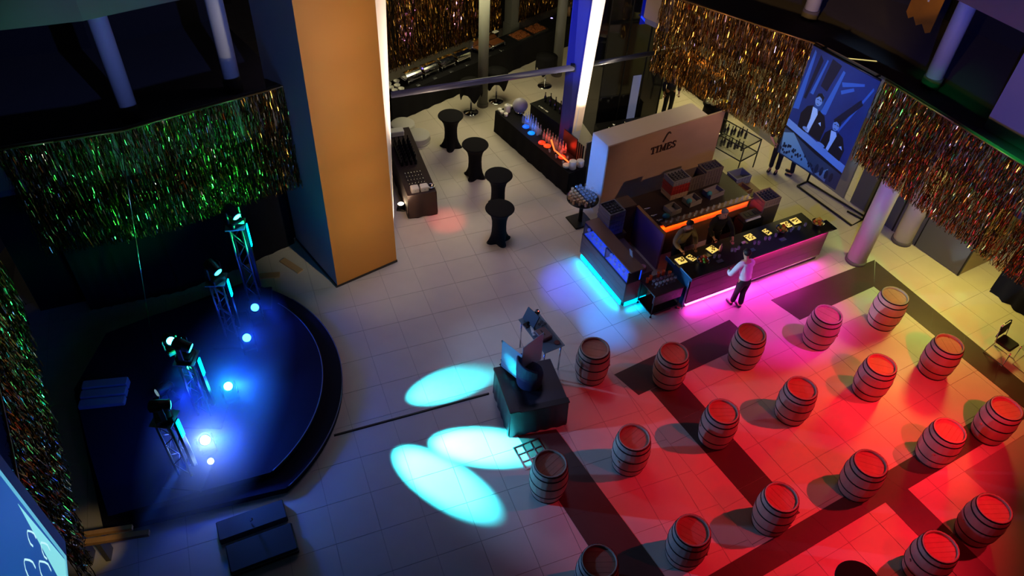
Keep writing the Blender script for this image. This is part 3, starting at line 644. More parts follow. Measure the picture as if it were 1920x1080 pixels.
MB().box(-.02, .6, -.05, .05, .841, .86).build('foot_rail', chrome, t)
t = thing('grey_armchair', 'dark upholstered chair with a curved back, standing on the platform beside the acrylic screen', 'chair', (.48, 10.22, .776), R(20))
t.scale = (.82, .82, 1)
up_m = mat('chair_fabric', (.20, .22, .34), .7)
MB().lathe([(.33, .05), (.35, .32), (.33, .38), (.001, .39)], seg=24, cap=False).build('seat', up_m, t)
h_ = .62; mb = MB(); pts = [R(100 + 12 * i) for i in range(16)]
for i in range(15):
    a, b = pts[i], pts[i + 1]; h0 = h_ + .16 * math.sin(PI * i / 15); h1 = h_ + .16 * math.sin(PI * (i + 1) / 15)
    mb.prism([(.31 * math.cos(a), .31 * math.sin(a)), (.36 * math.cos(a), .36 * math.sin(a)), (.36 * math.cos(b), .36 * math.sin(b)), (.31 * math.cos(b), .31 * math.sin(b))], .42, (h0 + h1) / 2)
mb.build('backrest', up_m, t); MB().tube([(.34 * math.cos(a), .34 * math.sin(a), h_ + .16 * math.sin(PI * i / 15)) for i, a in enumerate(pts)], .03, 8).build('back_roll', up_m, t)
for k in range(4): a = PI / 4 + k * PI / 2; MB().tube([(.26 * math.cos(a), .26 * math.sin(a), .07), (.28 * math.cos(a), .28 * math.sin(a), 0.005)], .018, 6).build('leg', chrome, t)
# glass table
d = Vector((1.22 - .64, 11.26 - 12.18)); t = thing('glass_table', 'glass-topped table with chrome legs covered in small equipment', 'table', (.64, 12.18, 0), math.atan2(d.y, d.x))
frost = mat('table_glass', (.45, .55, .62), .12, alpha=.6)
MB().box(-.02, 1.12, -.52, .0, .88, .90).build('glass_top', frost, t)
for x in (.05, 1.05):
    for y in (-.47, -.05): MB().tube([(x, y, .004), (x, y, .88)], .018, 8).build('leg', chrome, t)
MB().box(.02, 1.08, -.5, -.02, .85, .865).build('under_frame', chrome, t)
tb = t; ang = tb.rotation_euler.z
def on_tab(x, y, z=.902): return Vector((.64, 12.18, z)) + Matrix.Rotation(ang, 3, 'Z') @ Vector((x, y, 0))
t = thing('monitor', 'black monitor screen facing away at the left of the glass table', 'monitor', on_tab(.22, -.43), ang + R(8))
MB().box(-.2, .2, -.012, .012, .05, .36, 0, .005).xf(Matrix.Rotation(R(-28), 4, 'X')).build('screen', black_plastic, t); MB().box(-.08, .08, -.09, .07, 0, .015, 0, .01).build('stand_foot', black_metal, t); MB().box(-.02, .02, -.01, .02, .01, .1).build('stand_neck', black_metal, t)
t = thing('card_printer', 'low grey-brown card printer box on the glass table', 'printer', on_tab(.66, -.28), ang + R(4))
MB().box(-.17, .17, -.14, .14, 0, .09, 0, .02).build('body', mat('printer_shell', (.40, .30, .32), .5), t); MB().box(-.09, .07, -.02, .0, .09, .10).build('card_slot', black_plastic, t)
t = thing('paper_roll', 'bright strip of paper lying across the glass table', 'paper', on_tab(.38, -.40), ang + R(-18))
MB().box(-.22, .2, -.03, .03, 0, .012).build('strip', mat('paper', (.9, .9, .88), .7), t); MB().tube([(.12, -.04, .022), (.12, .04, .022)], .022, 10).build('core', mat('paper', (0, 0, 0)), t)
t = thing('coaster', 'dark round coaster at the near corner of the glass table', 'coaster', on_tab(.98, -.12)); MB().lathe([(.06, 0), (.065, .01), (.06, .014)], seg=20).build('disc', mat('coaster_red', (.35, .08, .12), .5), t)
t = thing('camera_rig', 'small black camera with a red light at the far end of the glass table', 'camera', on_tab(.1, -.1), ang)
MB().box(-.05, .05, -.035, .035, .12, .20, 0, .01).build('body', black_plastic, t); MB().tube([(0, -.03, .16), (0, -.09, .16)], .03, 12).build('lens', black_plastic, t); MB().ball((.03, 0, .205), .009).build('tally_light', mat('tally', (0, 0, 0), emit=12, ecol=(1, .08, .05)), t)
for k in range(3): a = k * 2 * PI / 3; MB().tube([(0, 0, .12), (.07 * math.cos(a), .07 * math.sin(a), 0)], .006, 6).build('tripod_leg', black_metal, t)
for k, (x, y) in enumerate(((.3, -.1), (.38, -.06), (.42, -.14), (.33, -.18))):
    t = thing('cable_coil', f'{nth(k)} dark coil of cable on the glass table, counted from the camera', 'cable', on_tab(x, y), 0, 'cable coils on the glass table')
    MB().tube([(.03 * math.cos(a), .03 * math.sin(a), .008 + .004 * (i % 2)) for i, a in enumerate([j * PI / 6 for j in range(12)])], .006, 5, close=True).build('coil', black_plastic, t)
# ------------------------------------------------------------ people
def skin_mesh(J, edges, root):
    names = list(J); me = bpy.data.meshes.new('tmp'); me.from_pydata([J[n][0] for n in names], [(names.index(a), names.index(b)) for a, b in edges], [])
    o = bpy.data.objects.new('tmp', me); C.objects.link(o); o.modifiers.new('s', 'SKIN'); sv = me.skin_vertices[0].data
    for i, n in enumerate(names):
        r = J[n][1]; sv[i].radius = r if isinstance(r, tuple) else (r, r)
    sv[names.index(root)].use_root = True
    s = o.modifiers.new('u', 'SUBSURF'); s.levels = 2; s.render_levels = 2
    dg = bpy.context.evaluated_depsgraph_get(); ev = o.evaluated_get(dg); m = ev.to_mesh()
    v = [tuple(x.co) for x in m.vertices]; f = [tuple(p.vertices) for p in m.polygons]; ev.to_mesh_clear()
    bpy.data.objects.remove(o); return v, f
def person(label, loc, rz, top, bottom, pose='stand', arms=None, lean=0., hairc=None, group=None, sleeve=True):
    t = thing('person', label, 'person', loc, rz, group)
    lb = lambda z, y=0: (y + (z - .95) * math.sin(lean)) if z > .95 else y       # forward lean of the trunk (towards +y)
    P = lambda x, y, z: (x, lb(z, y), z - max(0, z - .95) * (1 - math.cos(lean)))
    J = {'pelvis': (P(0, 0, .97), (.15, .11)), 'waist': (P(0, 0, 1.13), (.14, .10)), 'chest': (P(0, .0, 1.32), (.165, .11)), 'collar': (P(0, -.01, 1.46), (.09, .075)), 'neck': (P(0, .0, 1.53), .055), 'belt': (P(0, 0, 1.08), (.132, .098)), 'hem': (P(0, 0, .93), (.172, .132)),
         'jaw': (P(0, .035, 1.60), (.06, .07)), 'skull': (P(0, .025, 1.69), (.078, .095)), 'crown': (P(0, .01, 1.765), (.05, .06))}
    arms = arms or {-1: ((-.26, 0, 1.16), (-.25, .12, .93)), 1: ((.26, 0, 1.16), (.25, .12, .93))}
    E = [('pelvis', 'waist'), ('waist', 'chest'), ('chest', 'collar'), ('collar', 'neck'), ('neck', 'jaw'), ('jaw', 'skull'), ('skull', 'crown')]
    hands = []
    for s, n in ((-1, 'l'), (1, 'r')):
        e, h = arms[s]; e = P(*e); h = P(*h); d = (Vector(h) - Vector(e)).normalized()
        J['sh' + n] = (P(.185 * s, 0, 1.42), .062); J['el' + n] = (e, .045); J['wr' + n] = (h, .03); J['ha' + n] = (tuple(Vector(h) + d * .07), (.042, .022))
        E += [('collar', 'sh' + n), ('sh' + n, 'el' + n), ('el' + n, 'wr' + n), ('wr' + n, 'ha' + n)]; hands.append((s, Vector(h) + d * .085, d))
        k = .06 if (pose == 'cross' and s < 0) else 0; yk = .16 if (pose == 'cross' and s < 0) else (.05 if pose == 'walk' and s > 0 else 0)
        J['hip' + n] = ((.09 * s, 0, .90), .095); J['kn' + n] = ((.10 * s + k, .03 + yk * .4, .50), .062); J['an' + n] = ((.10 * s + k, -.02 + yk, .085), .042)
        J['to' + n] = ((.115 * s + k, .15 + yk, .04), (.045, .03)); E += [('pelvis', 'hip' + n), ('hip' + n, 'kn' + n), ('kn' + n, 'an' + n), ('an' + n, 'to' + n)]
    v, f = skin_mesh({k: q for k, q in J.items() if k not in ('belt', 'hem')}, E, 'pelvis'); mb = MB().add(v, f, 0, True)
    for s, c, d in hands:                                                   # five fingers on each hand
        side = d.cross(Vector((0, 0, 1))); side = side.normalized() if side.length > .1 else Vector((1, 0, 0)); dn = d.cross(side).normalized() * (-1 if d.cross(side).z > 0 else 1)
        for i in range(4):
            L = (.055, .07, .066, .05)[i]; a = c + side * (.018 * (i - 1.5)); mb.tube([a, a + d * L * .55, a + d * L * .9 + dn * L * .4], [.009, .0085, .007], 6)
        a = c - d * .05 - side * .03 * s; mb.tube([a, a - side * .03 * s + d * .03, a - side * .03 * s + d * .06], [.011, .010, .008], 6)
    sk = Vector(J['skull'][0]); fr = lambda x, y, z: (sk.x + x, sk.y + y, sk.z + z)
    for s in (-1, 1):
        mb.ball(fr(.031 * s, .083, .0), .012, 1, 8, 6); mb.ball(fr(.083 * s, -.01, -.01), .03, 0, 8, 6, (.35, .7, 1))
    o0 = len(mb.v); mb.add([fr(-.014, .085, .012), fr(.014, .085, .012), fr(.018, .09, -.045), fr(-.018, .09, -.045), fr(0, .118, -.04)], [(0, 1, 4), (1, 2, 4), (2, 3, 4), (3, 0, 4)], 0)
    mb.box(sk.x - .025, sk.x + .025, sk.y + .078, sk.y + .092, sk.z - .075, sk.z - .066, 2)
    mb.build('body', [skin, black_plastic, mat('lips', (.55, .28, .26), .5)], t)
    def cloth(name, keys, grow, m, cut=None, root=None):
        K = {}
        for k in keys:
            p, r = J[k]; r = r if isinstance(r, tuple) else (r, r); K[k] = (p, (r[0] + grow, r[1] + grow))
        if cut:
            for new, a, b, q in cut:
                pa, pb = Vector(J[a][0]), Vector(J[b][0]); K[new] = (tuple(pa.lerp(pb, q)), (.045 + grow,) * 2 if new[0] != 'x' else (.06 + grow,) * 2)
        ed = [e for e in E + [('belt', 'pelvis'), ('waist', 'hem')] if e[0] in K and e[1] in K] + [(a, new) for new, a, b, q in (cut or [])]
        v, f = skin_mesh(K, ed, root); MB().add(v, f, 0, True).build(name, m, t)
    cloth('shirt', ['hem', 'waist', 'chest', 'collar', 'shl', 'shr', 'ell', 'elr'], .02, top, [('cl', 'ell', 'wrl', .85), ('cr', 'elr', 'wrr', .85)] if sleeve else None, 'chest')
    cloth('trousers', ['belt', 'pelvis', 'hipl', 'hipr', 'knl', 'knr'], .012, bottom, [('xl', 'knl', 'anl', .93), ('xr', 'knr', 'anr', .93)], 'pelvis')
    for n in 'lr':
        a = Vector(J['an' + n][0]); b = Vector(J['to' + n][0]); v, f = skin_mesh({'a': ((a.x, a.y - .03, .05), .05), 'b': ((a.x, a.y + .06, .05), .052), 'c': (tuple(b + Vector((0, .03, 0))), (.05, .035))}, [('a', 'b'), ('b', 'c')], 'b')
        MB().add([(x, y, max(.004, z)) for x, y, z in v], f, 0, True).build('shoe', black_plastic, t)
    hb = MB().ball((sk.x, sk.y - .018, sk.z + .03), .105, 0, 16, 10, (.90, 1.0, .86))
    hb.v = [(x, min(y, sk.y + .055 + .25 * max(0, z - sk.z - .06)), max(z, sk.z - .055 if y < sk.y + .0 else sk.z + .045)) for x, y, z in hb.v]
    hb.build('hair', hairc or hair_m, t)
    return t
white_shirt = mat('white_shirt', (.86, .86, .90), .8); black_tr = mat('black_trousers', (.06, .055, .08), .8); black_shirt = mat('black_shirt', (.07, .06, .07), .8); tan_shirt = mat('tan_shirt', (.55, .47, .34), .8)
person('person in a white shirt and black trousers leaning on the front of the pink-lit bar', bp(1.32, -.52), BA - R(4), white_shirt, black_tr, 'cross',
       {-1: ((-.36, .12, 1.12), (-.22, .36, 1.05)), 1: ((.30, .18, 1.16), (.12, .36, 1.06))}, R(17))
person('bartender in a tan shirt working at the left end of the bar', bp(.72, 1.34), BA + PI, tan_shirt, black_tr, 'stand',
       {-1: ((-.33, .12, 1.15), (-.2, .38, 1.02)), 1: ((.33, .10, 1.18), (.22, .34, 1.02))}, R(16))
person('bartender in black reaching towards the lit board in the middle of the bar', bp(1.85, 1.32), BA + PI - R(14), black_shirt, black_tr, 'stand',
       {-1: ((-.30, .22, 1.18), (-.22, .50, 1.06)), 1: ((.28, .12, 1.15), (.2, .34, 1.0))}, R(14), mat('grey_hair', (.45, .42, .42), .6))
person('person in dark clothes behind the blue photo banner, legs and bare arm showing', (7.75, 19.65, 0), R(150), black_shirt, black_tr, 'stand', {-1: ((-.30, -.05, 1.15), (-.24, -.1, .9)), 1: ((.36, .02, 1.15), (.2, .12, 1.02))}, .03, sleeve=False)
person('person in dark trousers walking behind the blue photo banner, only legs showing', (8.3, 19.55, 0), R(60), black_shirt, black_tr, 'walk')
person('person with fair hair standing behind the bar wall, partly hidden', (4.75, 22.5, 0), R(190), mat('dark_grey_shirt', (.14, .14, .15), .8), black_tr, 'stand', None, 0, mat('fair_hair', (.55, .47, .30), .6))
# ------------------------------------------------------------ bar wall with sign
def bt(name, label, cat, u, v, z=0, rz=0, group=None): return thing(name, label, cat, bp(u, v, z), BA + rz, group)
panel_wood = mat('sign_panel_wood', (.60, .47, .40), .55, var=.16, scale=1.3, stretch=(1, 1, 2.5))
t = bt('bar_wall', 'free-standing white wall block with a wood front panel lettered TIMES', 'wall', .1, 4.03, 0, R(3.5))
MB().box(0, 3.42, .03, .74, .003, 2.3, 0, .006).build('block', white_wall, t)
MB().box(-.01, 4.02, -.02, .028, .003, 2.302).build('front_panel', panel_wood, t)
letter = mat('sign_letter', (.22, .10, .08), .5)
def strokes(ps, thk=.03):                                    # each stroke: centre line with a half width
    mb = MB()
    for pl, wd in ps:
        for (x0, z0), (x1, z1) in zip(pl[:-1], pl[1:]):
            d = Vector((x1 - x0, z1 - z0)).normalized(); n = Vector((-d.y, d.x)) * wd; e = d * wd * .6
            q = [(x0 - e.x - n.x, z0 - e.y - n.y), (x1 + e.x - n.x, z1 + e.y - n.y), (x1 + e.x + n.x, z1 + e.y + n.y), (x0 - e.x + n.x, z0 - e.y + n.y)]
            o = len(mb.v); mb.prism(q, 0, thk); mb.v[o:] = [(x, -z, y) for x, y, z in mb.v[o:]]
    return mb
B, S = .017, .008
LT = {'T': [([(.0, .2), (.16, .2)], S), ([(.08, 0), (.08, .2)], B), ([(.04, 0), (.12, 0)], S), ([(.0, .2), (.0, .16)], S), ([(.16, .2), (.16, .16)], S)],
      'I': [([(.04, 0), (.04, .2)], B), ([(0, 0), (.08, 0)], S), ([(0, .2), (.08, .2)], S)],
      'M': [([(.03, 0), (.03, .2)], S), ([(.03, .2), (.105, .02)], B), ([(.105, .02), (.18, .2)], S), ([(.18, 0), (.18, .2)], B), ([(0, 0), (.06, 0)], S), ([(.15, 0), (.21, 0)], S), ([(0, .2), (.04, .2)], S), ([(.17, .2), (.21, .2)], S)],
      'E': [([(.03, 0), (.03, .2)], B), ([(0, 0), (.14, 0), (.15, .045)], S), ([(0, .2), (.135, .2), (.14, .16)], S), ([(.03, .105), (.1, .105)], S), ([(.1, .08), (.1, .13)], S)],
      'S': [([(.12, .155), (.115, .19), (.06, .2), (.02, .175), (.02, .14), (.06, .11), (.105, .085), (.115, .045), (.08, .005), (.03, .005), (.005, .05)], .012)]}
x = 1.48
for ch, wd in zip('TIMES', (.19, .12, .25, .18, .15)):
    strokes(LT[ch]).xf(Matrix.Translation((x, -.02, 1.62))).build('letter', letter, t); x += wd
strokes([([(1.86, 1.92), (1.95, 2.12), (1.99, 2.17), (2.04, 2.175), (2.07, 2.14)], .016)]).xf(Matrix.Translation((0, -.02, 0))).build('cane_emblem', letter, t)

# ------------------------------------------------------------ front bar
led_pink = mat('led_pink', (0, 0, 0), emit=7, ecol=(1, .12, .75)); led_cyan = mat('led_cyan', (0, 0, 0), emit=3.2, ecol=(.0, .5, 1))
bar_top = mat('bar_top_black', (.10, .085, .085), .3, var=.2, scale=8)
edge_g = mat('glass_edge', (.30, .55, .75), .2)
t = bt('bar_counter', 'long bar counter with a reddish wood front lit pink from below', 'bar', 0, 0)
for k in range(3): MB().box(.1, 4.52, .0, .03, .2 + .26 * k, .455 + .26 * k).build('front_board', wood_dark, t)
MB().box(.1, 4.52, .06, .10, .0, .2).build('kick_plate', mat('kick_plate', (.16, .12, .15), .5), t)
MB().box(.1, 4.52, -.012, .03, .19, .20).build('edge_trim', chrome, t)
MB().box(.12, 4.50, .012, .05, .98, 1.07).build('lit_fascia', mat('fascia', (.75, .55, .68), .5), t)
MB().box(.02, 4.56, -.06, .42, 1.07, 1.11, 0, .008).build('counter_top', bar_top, t)
MB().box(.12, 4.5, .42, .98, .88, .92).build('work_top', mat('work_top_steel', (.20, .19, .19), .35, .6), t)
MB().box(.12, 4.5, .10, .95, .05, .88).build('carcass', black_plastic, t)
MB().box(.14, 2.2, -.006, .045, .10, .17).build('led_strip', led_pink, t)
g = MB().box(.0, .012, -.10, .36, 1.05, 1.14).box(.03, .045, .02, .6, .15, 1.05).box(.06, .075, .42, 1.0, .86, .97).build('end_glass', mat('end_glass', (.12, .30, .44), .15), t)
for a, b in (((0, -.1, 1.14), (0, .36, 1.14)), ((.04, .0, .03), (.04, .0, 1.06)), ((.065, .42, .975), (.065, 1.0, .975)), ((.065, .4, .97), (.04, .36, 1.06))): MB().tube([a, b], .012, 6).build('glass_edge', edge_g, g)
MB().box(4.50, 4.74, -.05, .35, 1.045, 1.06).build('end_shelf', mat('smoked_glass', (.12, .14, .12), .1), t)
area('pink_led', bp(1.2, -.03, .2), bp(1.2, -.5, 0), 2.1, .05, (1, .04, .85), 15); area('pink_led', bp(3.3, -.03, .2), bp(3.3, -.6, 0), 2.2, .05, (1, .04, .95), 13)
area('fascia_led', bp(3.2, -.055, 1.05), bp(3.2, .01, .6), 2.4, .03, (1, .03, .6), 22)
spot('magenta_lantern', bp(4.0, -4.5, 7), bp(2.2, -.9, 0), 32, (1, .03, .85), 1700, .8); 
board = mat('lit_board', (0, 0, 0), emit=1.0, ecol=(1, .68, .14))
for i, (u, v, l, rz) in enumerate(((.32, .72, 'leftmost at the bar end', 0), (.62, .70, 'small, behind the left fruit bowl', .3), (1.3, .74, 'under the left bartender\'s cups', .2), (2.5, .72, 'under the hand of the black-shirted bartender', .05), (3.05, .70, 'small, left of the middle fruit bowl', .2), (3.72, .72, 'left of the pair at the right end', .0), (4.06, .74, 'rightmost', .0))):
    s = .5 if 'small' in l else .8
    t = bt('lit_prep_tray', 'yellow lit prep tray on the bar worktop, ' + l, 'tray', u, v, .922, rz); MB().box(-.16 * s, .16 * s, -.12, .12, 0, .03, 0, .01).build('frame', steel, t); MB().box(-.15 * s, .15 * s, -.11, .11, .03, .036).build('light_pad', board, t)
    gm = MB(); gr = random.Random(i)
    for q in range(9): gm.ball((gr.uniform(-.12, .12) * s, gr.uniform(-.08, .08), .045), .022, 0, 7, 5, (1.4, .8, .6))
    tag(gm.build('garnish', mat('garnish', (.32, .26, .08), .6, var=.5, scale=15), t), kind='stuff')
    if s > .6: point('tray_light', bp(u, v, 1.0), (1, .72, .25), 1.6, .1)
bowl_m = mat('fruit_bowl_steel', (.6, .6, .62), .2, 1)
FC = {'orange': (.90, .45, .08), 'lime': (.40, .55, .10), 'lemon': (.9, .75, .15), 'apple': (.65, .12, .08)}
def fruit_bowl(u, v, z, where, kinds, sd):
    t = bt('fruit_bowl', 'steel fruit bowl on the bar, ' + where, 'bowl', u, v, z); MB().lathe([(.05, 0), (.06, .012), (.13, .06), (.165, .11), (.158, .112), (.12, .06), (.001, .02)], seg=24, cap=False).build('bowl', bowl_m, t)
    r = random.Random(sd); k = 0; cnt = {}
    for ring, n, zz in ((.085, 6, .10), (.05, 3, .165), (0, 1, .22)):
        for i in range(n):
            kd = kinds[k % len(kinds)]; a = 2 * PI * i / n + ring * 9; k += 1; p = bp(u, v, z + zz) + Vector((ring * math.cos(a), ring * math.sin(a), 0))
            cnt[kd] = cnt.get(kd, 0) + 1; f = thing(kd, f'{nth(cnt[kd] - 1)} {kd} from the bottom of the fruit bowl {where}', 'fruit', p, 0, f'{kd}s in the fruit bowl {where}')
            MB().ball((0, 0, 0), .042, 0, 12, 8, (1, 1, 1.1 if kd == 'lemon' else .95)).build('peel', mat('peel_' + kd, FC[kd], .45, bump=.1, scale=40), f); MB().lathe([(.006, .036), (.004, .046)], seg=6).build('stem', mat('stem', (.2, .22, .1), .7), f)
fruit_bowl(.62, .30, 1.112, 'at the left end of the counter', ['lime', 'orange', 'orange', 'apple'], 1)
fruit_bowl(3.22, .42, 1.112, 'in the middle of the counter', ['orange', 'lime', 'lemon'], 2)
fruit_bowl(4.28, .24, 1.112, 'at the right end of the counter', ['orange', 'lemon'], 3)
def goblet_mb(r, h, s=1.): return MB().lathe([(r * .8, 0), (r * .75, .006), (.006, .012), (.006, h * .45), (r * .7, h * .55), (r, h * .78), (r * .82, h), (r * .76, h), (r * .92, h * .78), (.004, h * .52)], seg=14, cap=False)
glass_m = mat('glass_solid', (.80, .84, .88), .06, alpha=.2, spec=.9)
def set_of(name, label, cat, group, mb, m, locs, rz=BA, how='from the left', row=0, rows='row'):
    me = None
    for i, p in enumerate(locs):
        if me is None: o = mb.build(name, m); me = o
        else: o = me.copy(); C.objects.link(o)
        o.location = p; o.rotation_euler.z = rz; tag(o, f'{label}, {nth(i)} {how}' if not row else f'{label}, {nth(i % row)} {how}, {nth(i // row)} {rows}', cat, group)
tumbler = MB().lathe([(.03, 0), (.036, .10), (.032, .10), (.028, .008), (.001, .008)], seg=14, cap=False)
set_of('tumbler', 'clear tumbler at the back edge of the bar counter', 'glass', 'tumblers along the bar counter', tumbler, glass_m, [bp(u, v, 1.113) for u, v in ((1.0, .33), (1.1, .28), (1.55, .34), (1.62, .30), (1.75, .33), (2.25, .32), (2.35, .28), (2.62, .34), (2.72, .3), (2.95, .33), (3.45, .32), (3.55, .36), (3.7, .3), (3.95, .34))])
for i, (u, l) in enumerate(((1.05, 'left'), (2.05, 'beside the leaning guest'), (3.05, 'right'))):
    tag(MB().box(-.09, .09, -.05, .05, 0, .012).build('bar_tray', steel, None, bp(u, .17, 1.112), BA), 'small flat steel tray on the bar counter, ' + l, 'tray')
t = bt('drink_bottle', 'pale bottle standing on the bar counter beside the left bartender', 'bottle', 1.45, .62, .922); MB().lathe([(.035, 0), (.036, .17), (.014, .22), (.013, .27)], seg=14).build('bottle_body', mat('pale_label', (.85, .6, .55), .4), t); MB().lathe([(.015, .27), (.015, .29)], seg=10).build('cap', black_plastic, t)
t = bt('napkin_holder', 'dark napkin holder with white napkins beside the leaning guest on the bar', 'holder', 2.14, .56, .922); MB().box(-.07, .07, -.05, .05, 0, .09, 0, .01).build('case', black_plastic, t); MB().box(-.05, .05, -.03, .03, .09, .12).build('napkins', white_ceramic, t)

# ------------------------------------------------------------ back bar
back_brown = mat('backbar_brown', (.34, .25, .20), .55, var=.1)
t = bt('back_bar', 'back bar counter with a pale end panel and an orange lit front', 'bar', 0, 0)
MB().box(.40, 3.4, 1.92, 3.1, .003, 1.15).build('carcass', back_brown, t)
MB().box(.36, 3.42, 1.9, 3.12, 1.15, 1.19, 0, .006).build('counter_top', mat('backbar_top', (.13, .09, .09), .4), t)
MB().box(.30, .36, 1.5, 2.72, .003, 1.2).build('end_panel', mat('end_panel_lilac', (.56, .42, .66), .5), t)
MB().box(.29, .37, 1.49, 2.73, 1.2, 1.225).build('end_cap', mat('end_cap_oak', (.62, .46, .30), .5), t)
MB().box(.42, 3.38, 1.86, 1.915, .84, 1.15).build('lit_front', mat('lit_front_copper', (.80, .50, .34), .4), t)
MB().box(.5, 3.36, 1.72, 1.93, 1.19, 1.2).box(.5, 3.36, 1.72, 1.73, 1.2, 1.25).build('speed_rail', mat('rail_steel', (.62, .52, .45), .35, .8), t)
MB().box(.5, 3.3, 1.735, 1.745, 1.165, 1.188).build('led_strip', mat('led_orange', (0, 0, 0), emit=.3, ecol=(1, .12, .005)), t)
area('orange_led', bp(1.9, 1.70, 1.13), bp(1.9, 1.9, 1.0), 2.9, .04, (1, .15, .008), 13, 76)
r = random.Random(3); bottle = MB().lathe([(.028, 0), (.034, .07), (.03, .07), (.024, .01), (.001, .01)], seg=10, cap=False)
set_of('shot_glass', 'small shot glass in the steel rail of the back bar', 'glass', 'shot glasses in the steel rail of the back bar', bottle, glass_m, [bp(.62 + .096 * k, 1.83 + .035 * (-1) ** k, 1.202) for k in range(29)])
set_of('serving_tongs', 'metal tongs on the end of the back bar', 'tongs', 'metal tools on the end panel of the back bar', MB().tube([(0, 0, .01), (.18, .03, .015), (0, .06, .01)], .008, 6), chrome, [bp(.42, 2.5, 1.193), bp(.42, 2.2, 1.193), bp(.45, 1.98, 1.193)])
# crates
def crate(u, v, z, w, d, h, col, label, fill=True, rz=0, group=None, rim=None):
    t = bt('glass_crate', label, 'crate', u, v, z, rz, group); m = mat('crate_' + '_'.join(str(int(c * 100)) for c in col), col, .6); w2, d2, e = w / 2, d / 2, .018; mb = MB()
    mb.box(-w2, w2, -d2, d2, 0, .015)
    for x0, x1, y0, y1 in ((-w2, w2, -d2, -d2 + e), (-w2, w2, d2 - e, d2), (-w2, -w2 + e, -d2 + e, d2 - e), (w2 - e, w2, -d2 + e, d2 - e)): mb.box(x0, x1, y0, y1, .015, h)
    mb.build('shell', m, t); rb = MB()
    for z1 in (h - .03, h * .5):
        rb.box(-w2 - .012, w2 + .012, -d2 - .012, -d2, z1, z1 + .025).box(-w2 - .012, w2 + .012, d2, d2 + .012, z1, z1 + .025).box(-w2 - .012, -w2, -d2, d2, z1, z1 + .025).box(w2, w2 + .012, -d2, d2, z1, z1 + .025)
    n = max(2, int(w / .09))
    for k in range(n + 1): x = -w2 + w * k / n; rb.box(x - .008, x + .008, -d2 - .011, -d2, 0.0, h)
    rb.build('rib', m, t)
    if fill:
        g = MB()
        for k in range(1, 5): g.box(-w2 + e, w2 - e, -d2 + d * k / 5 - .004, -d2 + d * k / 5 + .004, h * .5, h - .02); g.box(-w2 + w * k / 5 - .004, -w2 + w * k / 5 + .004, -d2 + e, d2 - e, h * .5, h - .02)
        g.build('divider', mat('divider_grey', (.25, .24, .27), .6), t)
        gl = MB()
        for i in range(5):
            for j in range(5): gl.lathe([(.026, 0), (.03, h * .55), (.026, h * .55), (.001, h * .1)], (-w2 + w * (i + .5) / 5, -d2 + d * (j + .5) / 5, .02), 8, cap=False)
        tag(gl.build('glasses', glass_m, t), kind='stuff')
    return t
grey_c = (.40, .38, .42)
for k in range(5): crate(-.60, 2.58, .86 + .145 * k, .46, .5, .14, (.42, .42, .50), 'grey glass crate in the blue-lit stack, ' + ('bottom', 'second from bottom', 'middle', 'second from top', 'top')[k], k == 4, R(2))
t = bt('crate_bench', 'low dark counter under the blue-lit crate stack', 'counter', -.60, 2.6); MB().box(-.1, .3, -.3, .45, .003, .82).build('carcass', back_brown, t); MB().box(-.25, .34, -.34, .5, .82, .858).build('top', mat('bench_top', (.30, .20, .17), .5), t)
t = bt('brown_cabinet', 'tall brown cabinet between the crate stack and the back bar end panel', 'cabinet', .08, 2.9); MB().box(-.2, .2, -.2, .24, .003, 1.3, 0, .008).build('carcass', back_brown, t); MB().box(-.18, .18, -.212, -.2, .05, 1.26).build('door', mat('cab_door', (.30, .20, .15), .5), t); MB().tube([(.13, -.225, .6), (.13, -.225, .8)], .009, 6).build('handle', chrome, t)
crate(1.53, 2.80, 1.192, .54, .42, .16, (.55, .45, .38), 'pale crate at the bottom under the red crate on the back bar', False)
crate(1.53, 2.80, 1.355, .54, .42, .28, (.48, .04, .05), 'red bottle crate on the back bar below the wall lettering', False)
crate(1.53, 2.80, 1.637, .54, .42, .16, grey_c, 'grey glass crate on top of the red crate')
crate(2.12, 2.88, 1.192, .56, .36, .46, (.30, .25, .23), 'deep brown-grey crate right of the red crate', False)
crate(2.72, 2.90, 1.192, .56, .36, .52, (.34, .29, .26), 'deep grey crate with bright glasses, farthest right against the lettered wall')
crate(3.95, 2.95, .80, .52, .40, .26, (.40, .43, .48), 'blue-grey crate standing by itself right of the back bar', False)
crate(3.72, 2.5, .80, .4, .36, .14, (.45, .33, .24), 'brown low crate in front of the blue-grey crate', False, R(8))
t = bt('side_counter', 'brown side counter carrying the blue-grey crate', 'counter', 3.85, 2.72); MB().box(-.34, .4, -.5, .5, .003, .76).build('carcass', back_brown, t); MB().box(-.36, .42, -.52, .52, .76, .798).build('top', mat('side_top', (.42, .30, .22), .5), t)
t = bt('tall_fridge', 'pale tall fridge cabinet at the right end of the back bar', 'fridge', 3.75, 1.62); MB().box(-.28, .28, -.24, .26, .003, 1.12, 0, .01).build('body', mat('fridge_white', (.60, .52, .40), .45), t); MB().box(-.26, .26, -.252, -.24, .08, 1.08).build('door', mat('fridge_door', (.30, .24, .20), .4), t); MB().tube([(-.2, -.27, .5), (-.2, -.27, .8)], .01, 6).build('handle', chrome, t)
crate(3.75, 1.63, 1.122, .54, .46, .18, (.55, .45, .36), 'pale glass crate on top of the tall fridge')
t = bt('cash_register', 'dark till with white paper slips between the bartender and the fridge', 'till', 3.05, 1.36); MB().box(-.34, .36, -.14, .2, .003, .92).build('stand', black_plastic, t); MB().box(-.3, .3, -.1, .18, .92, 1.06, 0, .015).build('body', mat('till_grey', (.20, .17, .16), .45), t)
MB().box(-.26, .22, -.145, -.10, .98, 1.02).build('paper_slips', white_ceramic, t)
